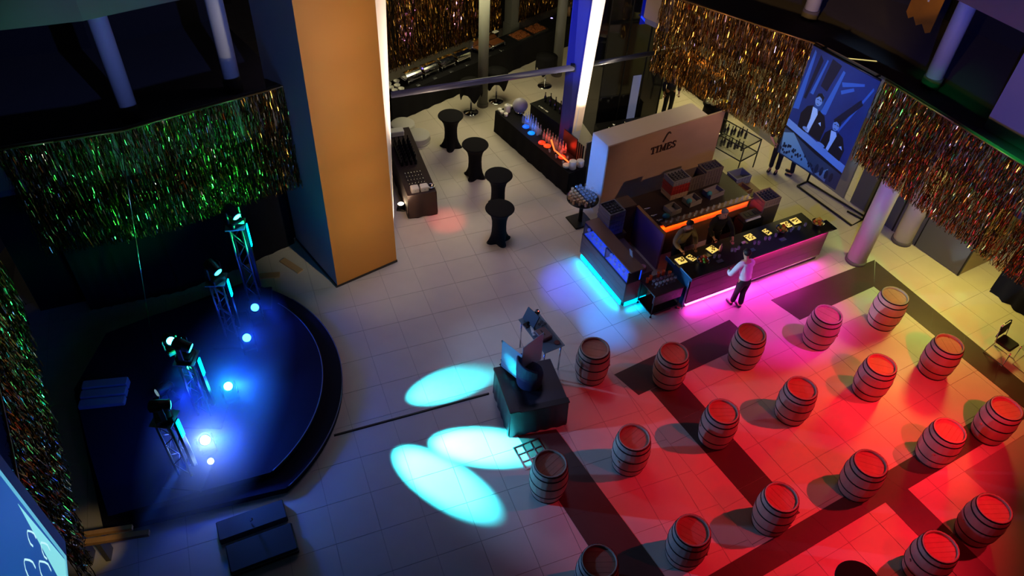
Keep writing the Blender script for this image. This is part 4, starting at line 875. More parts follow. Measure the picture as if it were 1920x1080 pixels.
for k in range(3): MB().box(-.2 + .14 * k, -.1 + .14 * k, -.06, .1, 1.06, 1.072).build('key_block', black_plastic, t)
for u, v, w, l in ((1.05, 2.2, .34, 'left'), (1.75, 2.3, .40, 'middle'), (2.5, 2.35, .5, 'right')):
    t = bt('ice_bin', 'open grey plastic bin on the back bar top, ' + l, 'bin', u, v, 1.192, R(5)); mb = MB(); w2 = w / 2
    for x0, x1, y0, y1 in ((-w2, w2, -.16, -.145), (-w2, w2, .145, .16), (-w2, -w2 + .015, -.145, .145), (w2 - .015, w2, -.145, .145)): mb.box(x0, x1, y0, y1, .01, .14)
    mb.box(-w2, w2, -.16, .16, 0, .01); mb.build('bin', mat('bin_grey', (.45, .42, .42), .5), t)
    if l != 'left': MB().ball((-w2 + .04, -.05, .13), .085, 0, 10, 7, (1, .8, .9)).build('cloth', mat('teal_cloth', (.14, .42, .48), .8), t)
tag(MB().ball((0, 0, .07), .09, 0, 10, 7, (1.1, .8, .8)).build('folded_cloth', mat('teal_cloth', (0, 0, 0)), None, bp(.72, 2.02, 1.205)), 'teal crumpled cloth at the left end of the steel rail', 'cloth')

# ------------------------------------------------------------ left bar with blue glass display
wood_b = mat('left_bar_wood', (.38, .34, .36), .45, var=.35, scale=3, stretch=(1, 1, 16), bump=.15)
t = bt('display_bar', 'left bar unit with a blue lit glass display and cyan strips at the floor', 'bar', -1.3, .68)
DZ = .02
for k in range(3): MB().box(0, .03, .0, 2.06, .2 + .2 * k, .395 + .2 * k).build('front_board', wood_b, t)
MB().box(.03, .42, .0, .03, .2, .8).build('end_panel', mat('end_red_lit_wood', (.55, .30, .30), .5), t)  # red light falling on the end panel put into its wood colour
MB().box(.06, .42, .06, 2.0, .003, .80).build('carcass', black_plastic, t)
MB().box(.0, .44, -.0, 2.06, .80, .83).build('shelf', bar_top, t); MB().box(.03, .35, .03, 2.02, .83, .834).build('glow_shelf', mat('blue_glow_shelf', (.01, .02, .1), .4, emit=.9, ecol=(.004, .06, 1)), t)  # shelf glow added to give the case its blue light
MB().box(.06, .45, -.02, 2.08, 1.16, 1.195, 0, .006).build('counter_top', mat('display_top', (.42, .32, .29), .45), t)
MB().box(.36, .40, .0, 2.06, .83, 1.16).build('display_back', mat('display_back', (.02, .03, .2), .5, emit=1.0, ecol=(.004, .05, .9)), t)  # blue light on the back panel put in as its own glow
for y in (.0, 1.01, 2.03): MB().box(.02, .36, y, y + .025, .83, 1.16).build('divider', black_metal, t)
for y0 in (.03, 1.04): MB().box(.02, .028, y0, y0 + .98, .83, 1.16).build('glass_pane', clear, t)
for y0, y1 in ((.1, .95), (1.0, 1.62), (1.66, 2.0)): MB().box(.0, .035, y0, y1, .03, .15).build('led_strip', led_cyan, t)
MB().box(.08, .72, .0, .03, .03, .14).build('led_strip', led_cyan, t)
for y0 in (.08, 1.08): MB().box(.10, .13, y0, y0 + .9, 1.135, 1.158).build('display_led', mat('led_blue', (0, 0, 0), emit=8, ecol=(.01, .12, 1)), t)
set_of('goblet', 'stemmed glass in the blue lit display case', 'glass', 'glasses in the blue display', goblet_mb(.045, .17), mat('goblet_blue', (.75, .82, .95), .08, alpha=.6, spec=.9), [bp(-1.3 + .12 + .12 * (k % 2), .68 + .12 + .098 * k + (.08 if k > 8 else 0), .836) for k in range(19)], how='from the near end')
area('cyan_led', bp(-1.34, 1.7, .14), bp(-1.8, 1.7, 0), 1.9, .05, (0, .42, 1), 20); area('cyan_led', bp(-.8, .62, .12), bp(-.8, .2, 0), .8, .05, (0, .42, 1), 6)
area('display_light', bp(-1.0, 1.7, 1.1), bp(-1.12, 1.7, .83), 1.9, .06, (.01, .10, 1), 5)
spot('blue_streak', (.2, 15.6, 4.6), (2.3, 12.75, 0), 15, (.02, .22, 1), 2600, 1); spot('blue_streak', (.4, 16.6, 4.6), (1.55, 14.1, 0), 22, (.06, .08, 1), 1900, 1)
tag(MB().box(-.01, .01, -.06, .06, 0, .22).xf(Matrix.Rotation(R(-15), 4, 'Y')).build('menu_card', mat('menu_card', (.62, .72, .78), .5), None, bp(-.90, 1.15, 1.198), BA), 'pale menu card standing at the back edge of the display bar', 'card')
t = bt('service_passage', 'dark low counter run behind the display bar', 'counter', -.72, .75); MB().box(0, .3, .1, 1.4, .003, .78).build('carcass', back_brown, t); MB().box(-.03, .32, .08, 1.42, .78, .81).build('top', mat('passage_top', (.36, .27, .25), .5), t)
# glass trolley
t = bt('glass_trolley', 'dark trolley of glasses between the display bar and the front bar', 'trolley', -.43, .34)
MB().box(-.44, .42, -.28, .36, .74, .78, 0, .01).build('top_shelf', mat('trolley_top', (.20, .12, .12), .4), t); MB().box(-.42, .40, -.26, .34, .12, .15).build('lower_shelf', black_metal, t)
for x in (-.4, .38):
    for y in (-.24, .32): MB().tube([(x, y, .05), (x, y, .74)], .015, 6).ball((x, y, .03), .028).build('leg', black_metal, t)
MB().box(-.43, .41, -.275, -.262, .45, .74).build('front_rack', glass('smoke', (.6, .55, .6)), t)
for k in range(16): MB().tube([(-.4 + .052 * k, -.2, .47), (-.4 + .052 * k, -.2, .73)], .013, 6).build('rack_rod', mat('rack_rod', (.55, .50, .56), .3), t)
drink = MB().lathe([(.036, 0), (.045, .13), (.04, .13), (.038, .125), (.001, .125)], seg=14, cap=False)
set_of('orange_drink', 'orange drink at the back of the glass trolley', 'drink', 'orange drinks on the glass trolley', drink, mat('orange_drink', (.85, .38, .12), .25), [bp(-.43 + x, .34 + y, .782) for x, y in ((-.34, .22), (-.22, .26), (.02, .28), (.17, .29), (.3, .2))])
set_of('wine_glass', 'stemmed glass on the glass trolley', 'glass', 'stemmed glasses on the glass trolley', goblet_mb(.042, .15), glass_m, [bp(-.43 + x, .34 + y, .782) for x in (-.25, -.14, -.03, .08, .19, .3) for y in (-.02, .1)], how='in its pair', row=2, rows='pair from the left')
t = bt('cream_pot', 'pinkish pot on the end of the dark counter behind the display bar', 'pot', -.62, .98, .812); MB().lathe([(.05, 0), (.075, .06), (.07, .1), (.06, .1), (.001, .04)], seg=16, cap=False).build('pot', mat('pot_pink', (.70, .45, .42), .4), t); MB().tube([(.07, 0, .08), (.11, 0, .06), (.075, 0, .03)], .008, 6).build('handle', mat('pot_pink', (0, 0, 0)), t)
tag(MB().box(-.26, .26, -.24, .26, .004, .016, 0, .01).build('floor_mat', mat('rubber_mat', (.05, .04, .06), .9), None, bp(-.44, .38, .003), BA), 'black rubber mat on the floor in front of the glass trolley', 'mat')
tag(MB().tube([(-.3, .5, .05), (.18, -.05, .03)], .02, 8).build('red_pipe', mat('red_paint', (.7, .12, .12), .5), None, bp(-.16, .1, 0), BA), 'red pipe lying on the floor under the left end of the front bar', 'pipe')
# round glass-laden table left of the wall
t = bt('glassware_table', 'small dark table crowded with glasses left of the lettered wall', 'table', -.5, 4.05); MB().lathe([(.42, .76), (.44, .77), (.44, .79), (.001, .79)], seg=28, cap=False).build('table_top', bar_top, t); MB().lathe([(.06, .0), (.05, .76)], seg=12).build('pedestal', black_metal, t); MB().box(-.3, .3, -.3, .3, 0.003, .03, 0, .02).build('base_plate', black_metal, t)
r = random.Random(9); A_ = []; B_ = []
for i in range(7):
    for j in range(7):
        x, y = -.36 + .12 * i, -.36 + .12 * j
        if x * x + y * y < .39 ** 2: (A_ if x < -.0 else B_).append(bp(-.5 + x, 4.05 + y, .793))
set_of('amber_tumbler', 'amber drink on the round glassware table', 'drink', 'amber drinks on the glassware table', drink, mat('amber_drink', (.72, .56, .36), .15), A_)
set_of('wine_glass', 'stemmed glass on the round glassware table', 'glass', 'stemmed glasses on the glassware table', goblet_mb(.045, .17), glass_m, B_)
# ------------------------------------------------------------ buffet at the back
BD = Vector((3.9, 4.13)).normalized(); bang = math.atan2(BD.y, BD.x); BN = Vector((-BD.y, BD.x)); BS = Vector((-3.71, 21.5))
def bf(s, d, z=0): q = BS + BD * s + BN * d; return Vector((q.x, q.y, z))
t = thing('buffet_table', 'long black draped buffet table along the tinsel curtain', 'table', bf(0, 0), bang)
dr = MB(); drape_side(dr, -.6, 0, 9.2, 0, .88, 90, .05, 3); drape_side(dr, -.6, .85, -.6, 0, .88, 10, .04, 5); dr.build('drape', black_cloth, t)
MB().box(-.6, 9.2, .0, .85, .86, .89).build('table_top', black_cloth, t)
for s_ in (-.4, 2, 4.4, 6.8, 9.0): MB().box(s_, s_ + .05, .1, .15, .004, .86).box(s_, s_ + .05, .7, .75, .004, .86).build('leg', black_metal, t)
def chafer(s, l, op=False):
    t = thing('chafing_dish', 'chrome chafing dish, ' + l, 'dish', bf(s, .42, .892), bang)
    for x in (-.27, .27): MB().tube([(x, -.2, 0), (x, -.2, .16), (x, .2, .16), (x, .2, 0)], .012, 6).build('stand_leg', chrome, t)
    MB().box(-.3, .3, -.2, .2, .14, .19, 0, .015).build('water_pan', chrome, t)
    mb = MB(); n = 10
    prof = [(.2 * math.cos(PI * k / n), .2 * math.sin(PI * k / n)) for k in range(n + 1)]
    mb.prism(prof, -.29, .29); M_ = Matrix(((0, 0, 1, 0), (1, 0, 0, 0), (0, 1, 0, 0), (0, 0, 0, 1)))
    lid = mb.xf((Matrix.Translation((0, .18, .22)) @ Matrix.Rotation(R(-75), 4, 'X') if op else Matrix.Translation((0, 0, .192))) @ M_).build('lid', chrome, t)
    if op: MB().box(-.26, .26, -.17, .17, .19, .2).build('food', mat('stew', (.45, .25, .12), .5, var=.4, scale=20), t)
    else: MB().tube([(-.08, -.19, .28), (-.08, -.235, .28), (.08, -.235, .28), (.08, -.19, .28)], .01, 6).build('handle', black_plastic, lid)
    MB().lathe([(.06, .0), (.06, .06), (.05, .065), (.001, .065)], (0, 0, .0), 12, cap=False).build('burner', chrome, t)
    MB().box(-.07, .07, -.38, -.26, 0, .012, 0, .01).build('spoon_rest', steel, t)
for s, l, op in ((.55, 'leftmost', False), (1.25, 'second from the left', False), (1.95, 'third from the left', False), (2.65, 'fourth from the left, just left of the slim column', False), (3.65, 'open lid, just right of the slim column', True), (4.25, 'open lid with a white cloth, left of the white square column', True)): chafer(s, l, op)
tag(MB().box(-.12, .1, -.07, .08, 0, .03, 0, .02).build('white_cloth', white_ceramic, None, bf(4.45, .62, 1.3), bang), 'white cloth lying on the open chafing dish lid', 'cloth')
stew = mat('roast_food', (.55, .30, .13), .5, var=.6, scale=18, bump=.5)
for s, l in ((5.45, 'left of the pair'), (6.25, 'right of the pair')):
    t = thing('food_tray', 'steel serving tray of sliced roast food on the buffet, ' + l, 'tray', bf(s, .42, .892), bang)
    MB().box(-.37, .37, -.3, .3, 0, .02).box(-.37, .37, -.3, -.27, .02, .07).box(-.37, .37, .27, .3, .02, .07).box(-.37, -.34, -.27, .27, .02, .07).box(.34, .37, -.27, .27, .02, .07).build('tray', steel, t)
    r = random.Random(int(s * 10)); fm = MB()
    fm.box(-.33, .33, -.26, .26, .02, .05)
    for k in range(150): fm.ball((r.uniform(-.3, .3), r.uniform(-.23, .23), .06 + r.uniform(0, .02)), .034, 0, 7, 5, (1.6, .7, .7))
    tag(fm.build('food', stew, t), kind='stuff')
set_of('white_bowl', 'small white bowl at the left end of the buffet', 'bowl', 'white bowls at the left end of the buffet', MB().lathe([(.05, 0), (.09, .06), (.1, .1), (.092, .1), (.001, .03)], seg=18, cap=False), white_ceramic, [bf(x, y, .892) for x, y in ((-.3, .2), (-.08, .15), (-.28, .42), (-.05, .4), (.1, .62), (-.2, .65))])
for s, d, l in ((1.05, .72, 'left'), (3.15, .76, 'behind the slim column'), (7.3, .62, 'right of the food trays')):
    t = thing('violet_uplight', 'small violet uplight at the back of the buffet, ' + l, 'lamp', bf(s, d, .892)); MB().lathe([(.05, 0), (.055, .07), (.045, .08)], seg=14, cap=False).build('housing', black_plastic, t); MB().lathe([(.045, .07), (.001, .075)], seg=14, cap=False).build('lens', mat('violet_lens', (0, 0, 0), emit=14, ecol=(.25, .16, 1)), t)
    spot('violet_beam', bf(s, d, .98), bf(s + .02, d + .5, 2.3), 34, (.20, .10, 1), 1100, .8, .03)
t = thing('white_flask', 'pair of pale vacuum flasks at the far right end of the buffet', 'flask', bf(8.1, .4, .892)); MB().lathe([(.06, 0), (.065, .25), (.04, .32), (.03, .36)], (-.08, 0, 0), 12).build('flask_body', mat('flask', (.7, .55, .45), .3), t); MB().lathe([(.06, 0), (.065, .25), (.04, .32), (.03, .36)], (.1, 0, 0), 12).build('flask_body', mat('flask', (0, 0, 0)), t)
# draped chrome bistro tables near the buffet
for x, y, l in ((-1.70, 22.0, 'left, in front of the slim grey column'), (-.92, 22.8, 'right of the slim grey column'), (.70, 24.0, 'farther back beside the right slim column')):
    t = thing('bistro_table', 'high table with a pointed black cloth, ' + l, 'table', (x, y, 0), l.__len__() * .3)
    MB().lathe([(.36, 1.09), (.37, 1.10), (.001, 1.108)], seg=28, cap=False).build('table_top', black_cloth, t)
    v = []; n = 32
    for k in range(n): a = 2 * PI * k / n; v.append((.365 * math.cos(a), .365 * math.sin(a), 1.1))
    for k in range(n): a = 2 * PI * k / n; c = abs(math.cos(2 * a)) ** 2; v.append(((.40 - .05 * c) * math.cos(a), (.40 - .05 * c) * math.sin(a), .82 - .32 * (abs(math.cos(2 * a)) ** 3)))
    MB().add(v, [(k, n + k, n + (k + 1) % n, (k + 1) % n) for k in range(n)], 0, True).build('cloth', black_cloth, t)
    MB().tube([(0, 0, .03), (0, 0, 1.09)], .03, 10).build('pole', chrome, t); MB().lathe([(.25, .003), (.245, .015), (.08, .03), (.03, .05)], seg=28).build('foot_disc', chrome, t)
# ------------------------------------------------------------ middle buffet with coloured lamps
m0 = Vector((-.86, 20.95)); md = Vector((2.23, -3.04)).normalized(); mang = math.atan2(md.y, md.x); mn = Vector((-md.y, md.x))
def mf(s, d, z=0): q = m0 + md * s + mn * d; return Vector((q.x, q.y, z))
t = thing('drinks_table', 'long black draped table with blue and red lit glassware', 'table', mf(0, 0), mang)
dr = MB(); drape_side(dr, 0, 0, 3.85, 0, .74, 40, .04, 7); drape_side(dr, 0, .62, 0, 0, .74, 10, .04, 8); drape_side(dr, 3.85, 0, 3.85, .62, .74, 10, .04, 9); dr.build('drape', black_cloth, t); MB().box(0, 3.85, 0, .62, .72, .75).build('table_top', black_cloth, t)
for s_ in (.1, 3.7): MB().box(s_, s_ + .05, .08, .13, .004, .72).box(s_, s_ + .05, .5, .55, .004, .72).build('leg', black_metal, t)
for s, d, c, l in ((1.25, .30, (.0, .10, 1), 'rear blue'), (1.62, .24, (.0, .2, 1), 'front blue'), (2.42, .26, (1, .05, .006), 'front red'), (2.2, .22, (1, .03, .004), 'rear red'), (3.1, .3, (1, .03, .004), 'nearest red')):
    t = thing('puck_lamp', f'flat round {l} lamp lying among the glassware on the drinks table', 'lamp', mf(s, d, .752)); MB().lathe([(.12, 0), (.125, .02), (.11, .028)], seg=20, cap=False).build('rim', clear, t); MB().lathe([(.11, .01), (.1, .03), (.001, .034)], seg=20, cap=False).build('lens', mat('puck_' + l.replace(' ', '_'), (0, 0, 0), emit=1.6, ecol=c), t)
    point('puck_glow', mf(s, d + .04, .95), c, 1.8, .05)
r = random.Random(12); bo = MB().lathe([(.04, 0), (.042, .16), (.016, .23), (.014, .30), (.018, .30), (.018, .32)], seg=12)
set_of('glass_bottle', 'bottle in blue light on the drinks table', 'bottle', 'bottles in the blue light', bo, glass_m, [mf(1.0 + .13 * (k % 7) + r.uniform(-.012, .012), .36 + .1 * (k // 7), .752) for k in range(18)], how='from the far end', row=7, rows='row')
set_of('glass_bottle', 'bottle in red light on the drinks table', 'bottle', 'bottles in the red light', bo, glass_m, [mf(2.05 + .13 * (k % 8) + r.uniform(-.012, .012), .40 + .12 * (k // 8), .752) for k in range(16)], how='from the far end', row=8, rows='row')
set_of('short_glass', 'short glass before the red lamps', 'glass', 'short glasses in the red light', tumbler, glass_m, [mf(2.7 + .11 * k, .14 + .12 * (k % 3), .752) for k in range(9)], how='from the far end')
t = thing('red_tube_lamp', 'bent glowing red tube lamp at the right end of the drinks table', 'lamp', mf(2.85, .28, .752)); MB().tube([(-.3 * md.x, -.3 * md.y, .3), (-.1 * md.x, -.1 * md.y, .05), (.6 * md.x, .6 * md.y, .05)], .022, 8).build('tube', mat('red_tube', (0, 0, 0), emit=3, ecol=(1, .12, .02)), t); MB().box(-.04, .04, -.04, .04, 0, .05).build('holder', black_plastic, t)
point('tube_glow', mf(3.0, .5, .95), (1, .03, .01), 5, .1)
t = thing('white_canister', 'tall white canister at the far left corner of the drinks table', 'canister', mf(.22, .3, .752)); MB().lathe([(.10, 0), (.105, .2), (.08, .24), (.001, .25)], seg=20, cap=False).build('canister', white_ceramic, t); MB().ball((0, 0, .26), .02).build('lid_knob', chrome, t)
set_of('white_cup', 'small white cup beside the white canister', 'cup', 'white cups beside the canister', MB().lathe([(.05, 0), (.07, .09), (.06, .09), (.001, .01)], seg=14, cap=False), white_ceramic, [mf(.1, .1, .752), mf(.25, .08, .752), mf(.42, .12, .752), mf(.1, .5, .752)])
t = thing('ice_centrepiece', 'large pale crystal centrepiece behind the cups on the drinks table', 'centrepiece', mf(.45, .62, .752)); MB().ball((0, 0, .24), .24, 0, 14, 9, (1, .8, 1)).build('crystal', mat('ice', (.72, .70, .78), .35, bump=.8, scale=9), t); MB().lathe([(.16, 0), (.14, .06)], seg=16).build('foot', chrome, t)
for k in range(3):
    t = thing('plate_stack', f'white plate stack at the near end of the drinks table, ' + ('tallest', 'behind the tallest', 'small one at the left')[k], 'plates', mf((3.70, 3.72, 3.55)[k], (.22, .48, .12)[k], .752)); MB().lathe([(.08, 0), (.11, .03), (.11, (.26, .2, .08)[k]), (.09, (.265, .205, .085)[k])], seg=20).build('plates', white_ceramic, t)
t = thing('back_counter', 'black counter behind the drinks table with a white lettered strip', 'counter', mf(.55, .95), mang + R(4)); MB().box(0, 1.4, 0, .75, .003, .98).build('carcass', black_plastic, t); MB().box(-.02, 1.42, -.02, .77, .98, 1.01).build('top', black_plastic, t)
for k, wd in enumerate((.03, .13, .03, .12)): MB().box(.25 + (0, .07, .24, .31)[k], .25 + (0, .07, .24, .31)[k] + wd, .1, .15, 1.011, 1.014).build('white_mark', white_ceramic, t)
set_of('dark_bottle', 'dark bottle on the black counter behind the drinks table', 'bottle', 'dark bottles on the black counter', bo, mat('dark_bottle', (.10, .10, .13), .1, spec=.8), [mf(.68 + .13 * k, 1.4 + .12 * (k % 2), 1.012) for k in range(9)])
t = thing('folding_screen', 'black folding screen with a pleated striped cloth at the foot of the slim pillar', 'screen', mf(3.0, .645), mang)
MB().box(-.35, .28, .0, .03, .003, 1.35).build('leaf', black_plastic, t); MB().box(.66, .69, .02, .62, .003, 1.45).build('leaf', black_plastic, t); MB().tube([(.675, .02, 1.2), (.675, .02, 1.45), (.675, .62, 1.45), (.675, .62, 1.1)], .012, 6).build('metal_edge', chrome, t)
for k in range(7): MB().tube([(.32 + .045 * k, .0, .05), (.32 + .045 * k, .0, 1.3)], .022, 6).build('pleat', mat('pleat_tan', (.45, .32, .24), .8) if k % 2 else black_cloth, t)
# ------------------------------------------------------------ small table at the big pillar
t = thing('side_buffet', 'narrow brown draped table beside the lit edge of the big pillar', 'table', (-2.93, 16.34, 0), R(111)); 
dr = MB(); brown_c = mat('brown_cloth', (.17, .10, .10), .8); drape_side(dr, 0, .0, 3.3, .0, .76, 30, .03, 2)
dr.v = []; dr.f = []; dr.m = []; dr.sm = []; drape_side(dr, 0, .02, 0, -.78, .76, 10, .04, 4); drape_side(dr, 0, -.78, 3.3, -.78, .76, 30, .04, 6); drape_side(dr, 3.3, .02, 0, .02, .76, 30, .03, 8); dr.build('drape', brown_c, t)
MB().box(0, 3.3, -.78, .02, .75, .775).build('table_top', brown_c, t)
for x_ in (.1, 3.1): MB().box(x_, x_ + .05, -.7, -.65, .004, .75).box(x_, x_ + .05, -.1, -.05, .004, .75).build('leg', black_metal, t)
sb = Matrix.Translation((-2.93, 16.34, 0)) @ Matrix.Rotation(R(111), 4, 'Z')
def sf(x, y, z=.777): return sb @ Vector((x, y, z))
for x, y, l in ((.18, -.22, 'left'), (.18, -.48, 'right')):
    t = thing('napkin_stack', 'white napkin stack at the near end of the brown table, ' + l, 'napkins', sf(x, y), R(111)); MB().box(-.1, .1, -.11, .11, 0, .14, 0, .02).build('napkins', white_ceramic, t); MB().box(-.101, .101, -.02, .02, .06, .08).build('band', mat('band_grey', (.6, .6, .65), .5), t)
t = thing('wire_basket', 'round wire dish at the near right corner of the brown table', 'dish', sf(.22, -.68)); MB().tube([(.1 * math.cos(a), .1 * math.sin(a), .05) for a in [k * PI / 8 for k in range(16)]], .012, 6, close=True).build('rim', chrome, t); MB().lathe([(.05, 0), (.095, .045)], seg=16, cap=False).build('dish', chrome, t)
set_of('cutlery', 'steel spoon on the brown table', 'cutlery', 'cutlery rows on the brown table', MB().box(-.1, .06, -.008, .008, 0, .012).ball((.09, 0, .008), .02, 0, 8, 5, (1.4, .8, .3)), chrome, [sf(.42 + .17 * i, -.14 - .085 * j, .78) for i in range(4) for j in range(6)], R(111), how='from the pillar', row=6, rows='row from the near end')
set_of('dark_bottle', 'dark bottle on the brown table', 'bottle', 'dark bottles on the brown table', bo, mat('dark_bottle', (0, 0, 0)), [sf(1.4 + .14 * i, -.15 - .13 * j) for i in range(8) for j in range(4)], how='from the right', row=4, rows='row from the near end')
t = thing('ice_box', 'pale small box at the far end of the brown table', 'box', sf(3.0, -.35), R(111)); MB().box(-.12, .12, -.2, .2, 0, .14, 0, .02).build('body', white_ceramic, t); MB().box(-.125, .125, -.205, .205, .12, .15, 0, .02).build('lid', white_ceramic, t)
for x, y, l in ((-3.2, 20.15, 'near'), (-3.75, 20.72, 'far')): 
    t = thing('round_plinth', f'round grey floor plinth behind the brown table, ' + l, 'plinth', (x, y, 0)); MB().lathe([(.38, .003), (.38, .22), (.36, .24), (.001, .24)], seg=28, cap=False).build('drum', white_wall, t); MB().lathe([(.385, .02), (.39, .08)], seg=28, cap=False).build('ring', chrome, t)
# floor uplights at the pillars
t = thing('pillar_uplight', 'bright floor uplight at the foot of the big pillar', 'lamp', (-3.22, 16.72, 0)); MB().box(-.12, .12, -.1, .1, .003, .05, 0, .01).build('base', black_metal, t); MB().lathe([(.08, .05), (.10, .2), (.085, .21)], seg=18, cap=False).build('housing', black_metal, t); MB().lathe([(.085, .19), (.001, .2)], seg=18, cap=False).build('lens', mat('warm_lens', (0, 0, 0), emit=60, ecol=(1, .8, .5)), t)
spot('pillar_uplight_beam', (-3.05, 16.0, .3), (-3.2, 15.85, 3.2), 100, (1, .74, .48), 520, .6)
area('pillar_edge_light', (-2.3, 15.6, 4.8), (-3.2, 15.6, 5.2), .3, 4, (1, .80, .66), 70)
area('slim_pillar_light', (2.3, 18.3, 5.0), (1.75, 19.2, 5.0), .3, 5, (1, .84, .66), 80)
spot('slim_pillar_uplight', (1.95, 18.8, 1.62), (1.78, 19.15, 4.2), 70, (1, .84, .62), 420, .5)
spot('pillar_blue', (-4, 12, 7.5), (1.15, 19.2, 4.2), 16, (.10, .16, 1), 3000, .7)
spot('wall_blue', bp(-5.0, 5.0, 4.6), bp(.1, 4.4, 1.3), 20, (.02, .24, 1), 1900, .6)
spot('red_pool', (-1.0, 15.0, 4), (-1.9, 16.35, 0), 17, (1, .05, .07), 420, .8)
for k in range(7): spot('ochre_wash', (1.2, 8.6, 5.0), (-3.65, 14.0, .6 + 1.15 * k), 27, (1, .88, .62), 520 + 34 * k, 1)
spot('sign_fill', bp(3.6, -2.6, 6.4), bp(2.4, 4.0, 1.2), 40, (1, .60, .34), 900, .8)  # unseen spot added to brighten the lettered panel

# ------------------------------------------------------------ right hall
par_g = mat('partition_grey', (.36, .37, .34), .5, var=.08, scale=2)
t = thing('partition_wall', 'grey partition of tall panels with dark joints behind the round column', 'partition', (10.3, 17.6, 0)); 
pp = [Vector(p) for p in ((9.75, 18.35), (10.62, 17.1), (11.05, 16.5), (11.82, 15.36))]
for a, b in zip(pp[:-1], pp[1:]):
    d = (b - a); n = Vector((-d.y, d.x)).normalized() * .06; q = [a + d * .012, b - d * .012, b - d * .012 + n, a + d * .012 + n]; MB().prism([(p.x - 10.3, p.y - 17.6) for p in q], .02, 2.75).build('panel', par_g, t)
    MB().prism([(p.x - 10.3, p.y - 17.6) for p in (b - d * .014 - n * .2, b + d * .014 - n * .2, b + d * .014 + n, b - d * .014 + n)], .01, 2.8).build('joint', black_metal, t)
q = [Vector((11.86, 15.38)), Vector((13.6, 16.45)), Vector((13.56, 16.52)), Vector((11.82, 15.45))]; MB().prism([(p.x - 10.3, p.y - 17.6) for p in q], .01, 2.75).build('return_panel', mat('return_panel', (.72, .64, .42), .6), t)
struct(MB().prism([(9.6, 18.5), (9.66, 18.54), (7.0, 23.0), (6.94, 22.96)], 0, 3.9), 'wall_hall', mat('hall_wall', (.55, .55, .45), .7))
struct(MB().prism([(3.6, 23.2), (4.75, 23.6), (4.7, 23.75), (3.55, 23.35)], 0, 3.9), 'wall_green', mat('green_wall', (.58, .62, .45), .7))
tag(MB().box(-.28, .28, -.012, .0, 0, .6).build('wall_sign', mat('sign_green', (.30, .38, .33), .5), None, (4.25, 23.36, 1.25), math.atan2(.4, 1.15)), 'plain grey-green sign panel on the pale green wall', 'sign')
tag(MB().box(-.2, .2, -.012, .0, 0, .14).build('wall_sign', mat('sign_pale', (.62, .64, .55), .5), None, (4.3, 23.38, .95), math.atan2(.4, 1.15)), 'small pale notice under the grey-green sign panel', 'sign')
# black glazed lift shaft
gl_b = mat('black_glass', (.045, .045, .055), .08, spec=.6)
t = thing('lift_shaft', 'tall black glazed lift shaft right of the slim pillar', 'lift', (2.3, 20.9, 0), R(21)); MB().box(0.0, 2.1, 0, 1.6, .003, 8).build('glass_panels', gl_b, t)
for x in (0, .7, 1.4, 2.1): MB().box(x - .015, x + .015, -.02, 0, .003, 8).build('mullion', black_metal, t)
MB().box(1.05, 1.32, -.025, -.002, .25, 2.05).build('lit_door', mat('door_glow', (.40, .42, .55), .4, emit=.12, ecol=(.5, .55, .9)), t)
MB().box(.95, 1.4, -.03, -.005, 3.7, 7.8).build('blue_reflection_pane', mat('blue_reflection_pane', (.02, .03, .2), .3, emit=.16, ecol=(.004, .02, 1)), t); MB().tube([(.95, -.06, 3.95), (1.15, -.06, 3.75), (1.4, -.06, 3.68)], .03, 8).build('blue_reflection_arc', mat('blue_reflection_arc', (0, 0, .1), .3, emit=.9, ecol=(.01, .05, 1)), t)  # blue reflection in the black glass, put in as a glowing pane and arc
t = thing('dark_bench', 'low dark bench with small bright items behind the lettered wall', 'bench', (2.35, 20.15, 0), R(21)); MB().box(0, 2.0, -.25, .35, .003, .8).build('carcass', black_plastic, t); MB().tube([(0, -.27, .82), (2.0, -.27, .82), (2.0, .37, .82)], .015, 6).build('edge_rail', black_metal, t)
set_of('steel_cup', 'small steel cup on the dark bench', 'cup', 'steel cups on the dark bench', MB().lathe([(.03, 0), (.04, .08), (.035, .08), (.001, .01)], seg=12, cap=False), chrome, [Vector((2.35, 20.15, .803)) + Matrix.Rotation(R(21), 3, 'Z') @ Vector((.3 + .2 * k, -.1 + .15 * (k % 2), 0)) for k in range(8)])
# food table behind the right curtain
fa = math.atan2(23.61 - 24.9, 6.19 - 5.38); t = thing('food_table', 'black draped food table behind the gold tinsel on the right', 'table', (5.36, 24.9, 0), fa); dr = MB(); drape_side(dr, -.4, 0, 2.4, 0, .86, 24, .04, 1); dr.build('drape', black_cloth, t); MB().box(-.4, 2.4, 0, .8, .85, .88).build('table_top', black_cloth, t)
for s_ in (-.3, 2.2): MB().box(s_, s_ + .05, .08, .13, .004, .85).box(s_, s_ + .05, .65, .7, .004, .85).build('leg', black_metal, t)
fM = Matrix.Translation((5.36, 24.9, 0)) @ Matrix.Rotation(fa, 4, 'Z')
for k, x in enumerate((.0, .75, 1.5)):
    t = thing('food_tray', 'tray of orange-brown food on the table behind the gold tinsel, ' + ('left', 'middle', 'right')[k], 'tray', fM @ Vector((x, .4, .882)), fa); MB().box(-.34, .34, -.28, .28, 0, .03, 0, .01).build('tray', steel, t)
    fm = MB(); r = random.Random(k)
    for i in range(40): fm.ball((r.uniform(-.28, .28), r.uniform(-.22, .22), .05), .035, 0, 7, 5, (1.3, .8, .7))
    tag(fm.build('food', mat('orange_food', (.85, .52, .18), .5, var=.5, scale=12), t), kind='stuff')
point('food_lamp', fM @ Vector((.8, .3, 1.6)), (1, .75, .4), 28, .1)
t = thing('napkin_table', 'dark round table with white napkins and a yellow dish behind the lettered wall', 'table', (6.15, 21.75, 0)); MB().lathe([(.45, .05), (.40, .9), (.46, .98), (.001, 1.0)], seg=28, cap=False).build('draped_table', black_cloth, t)
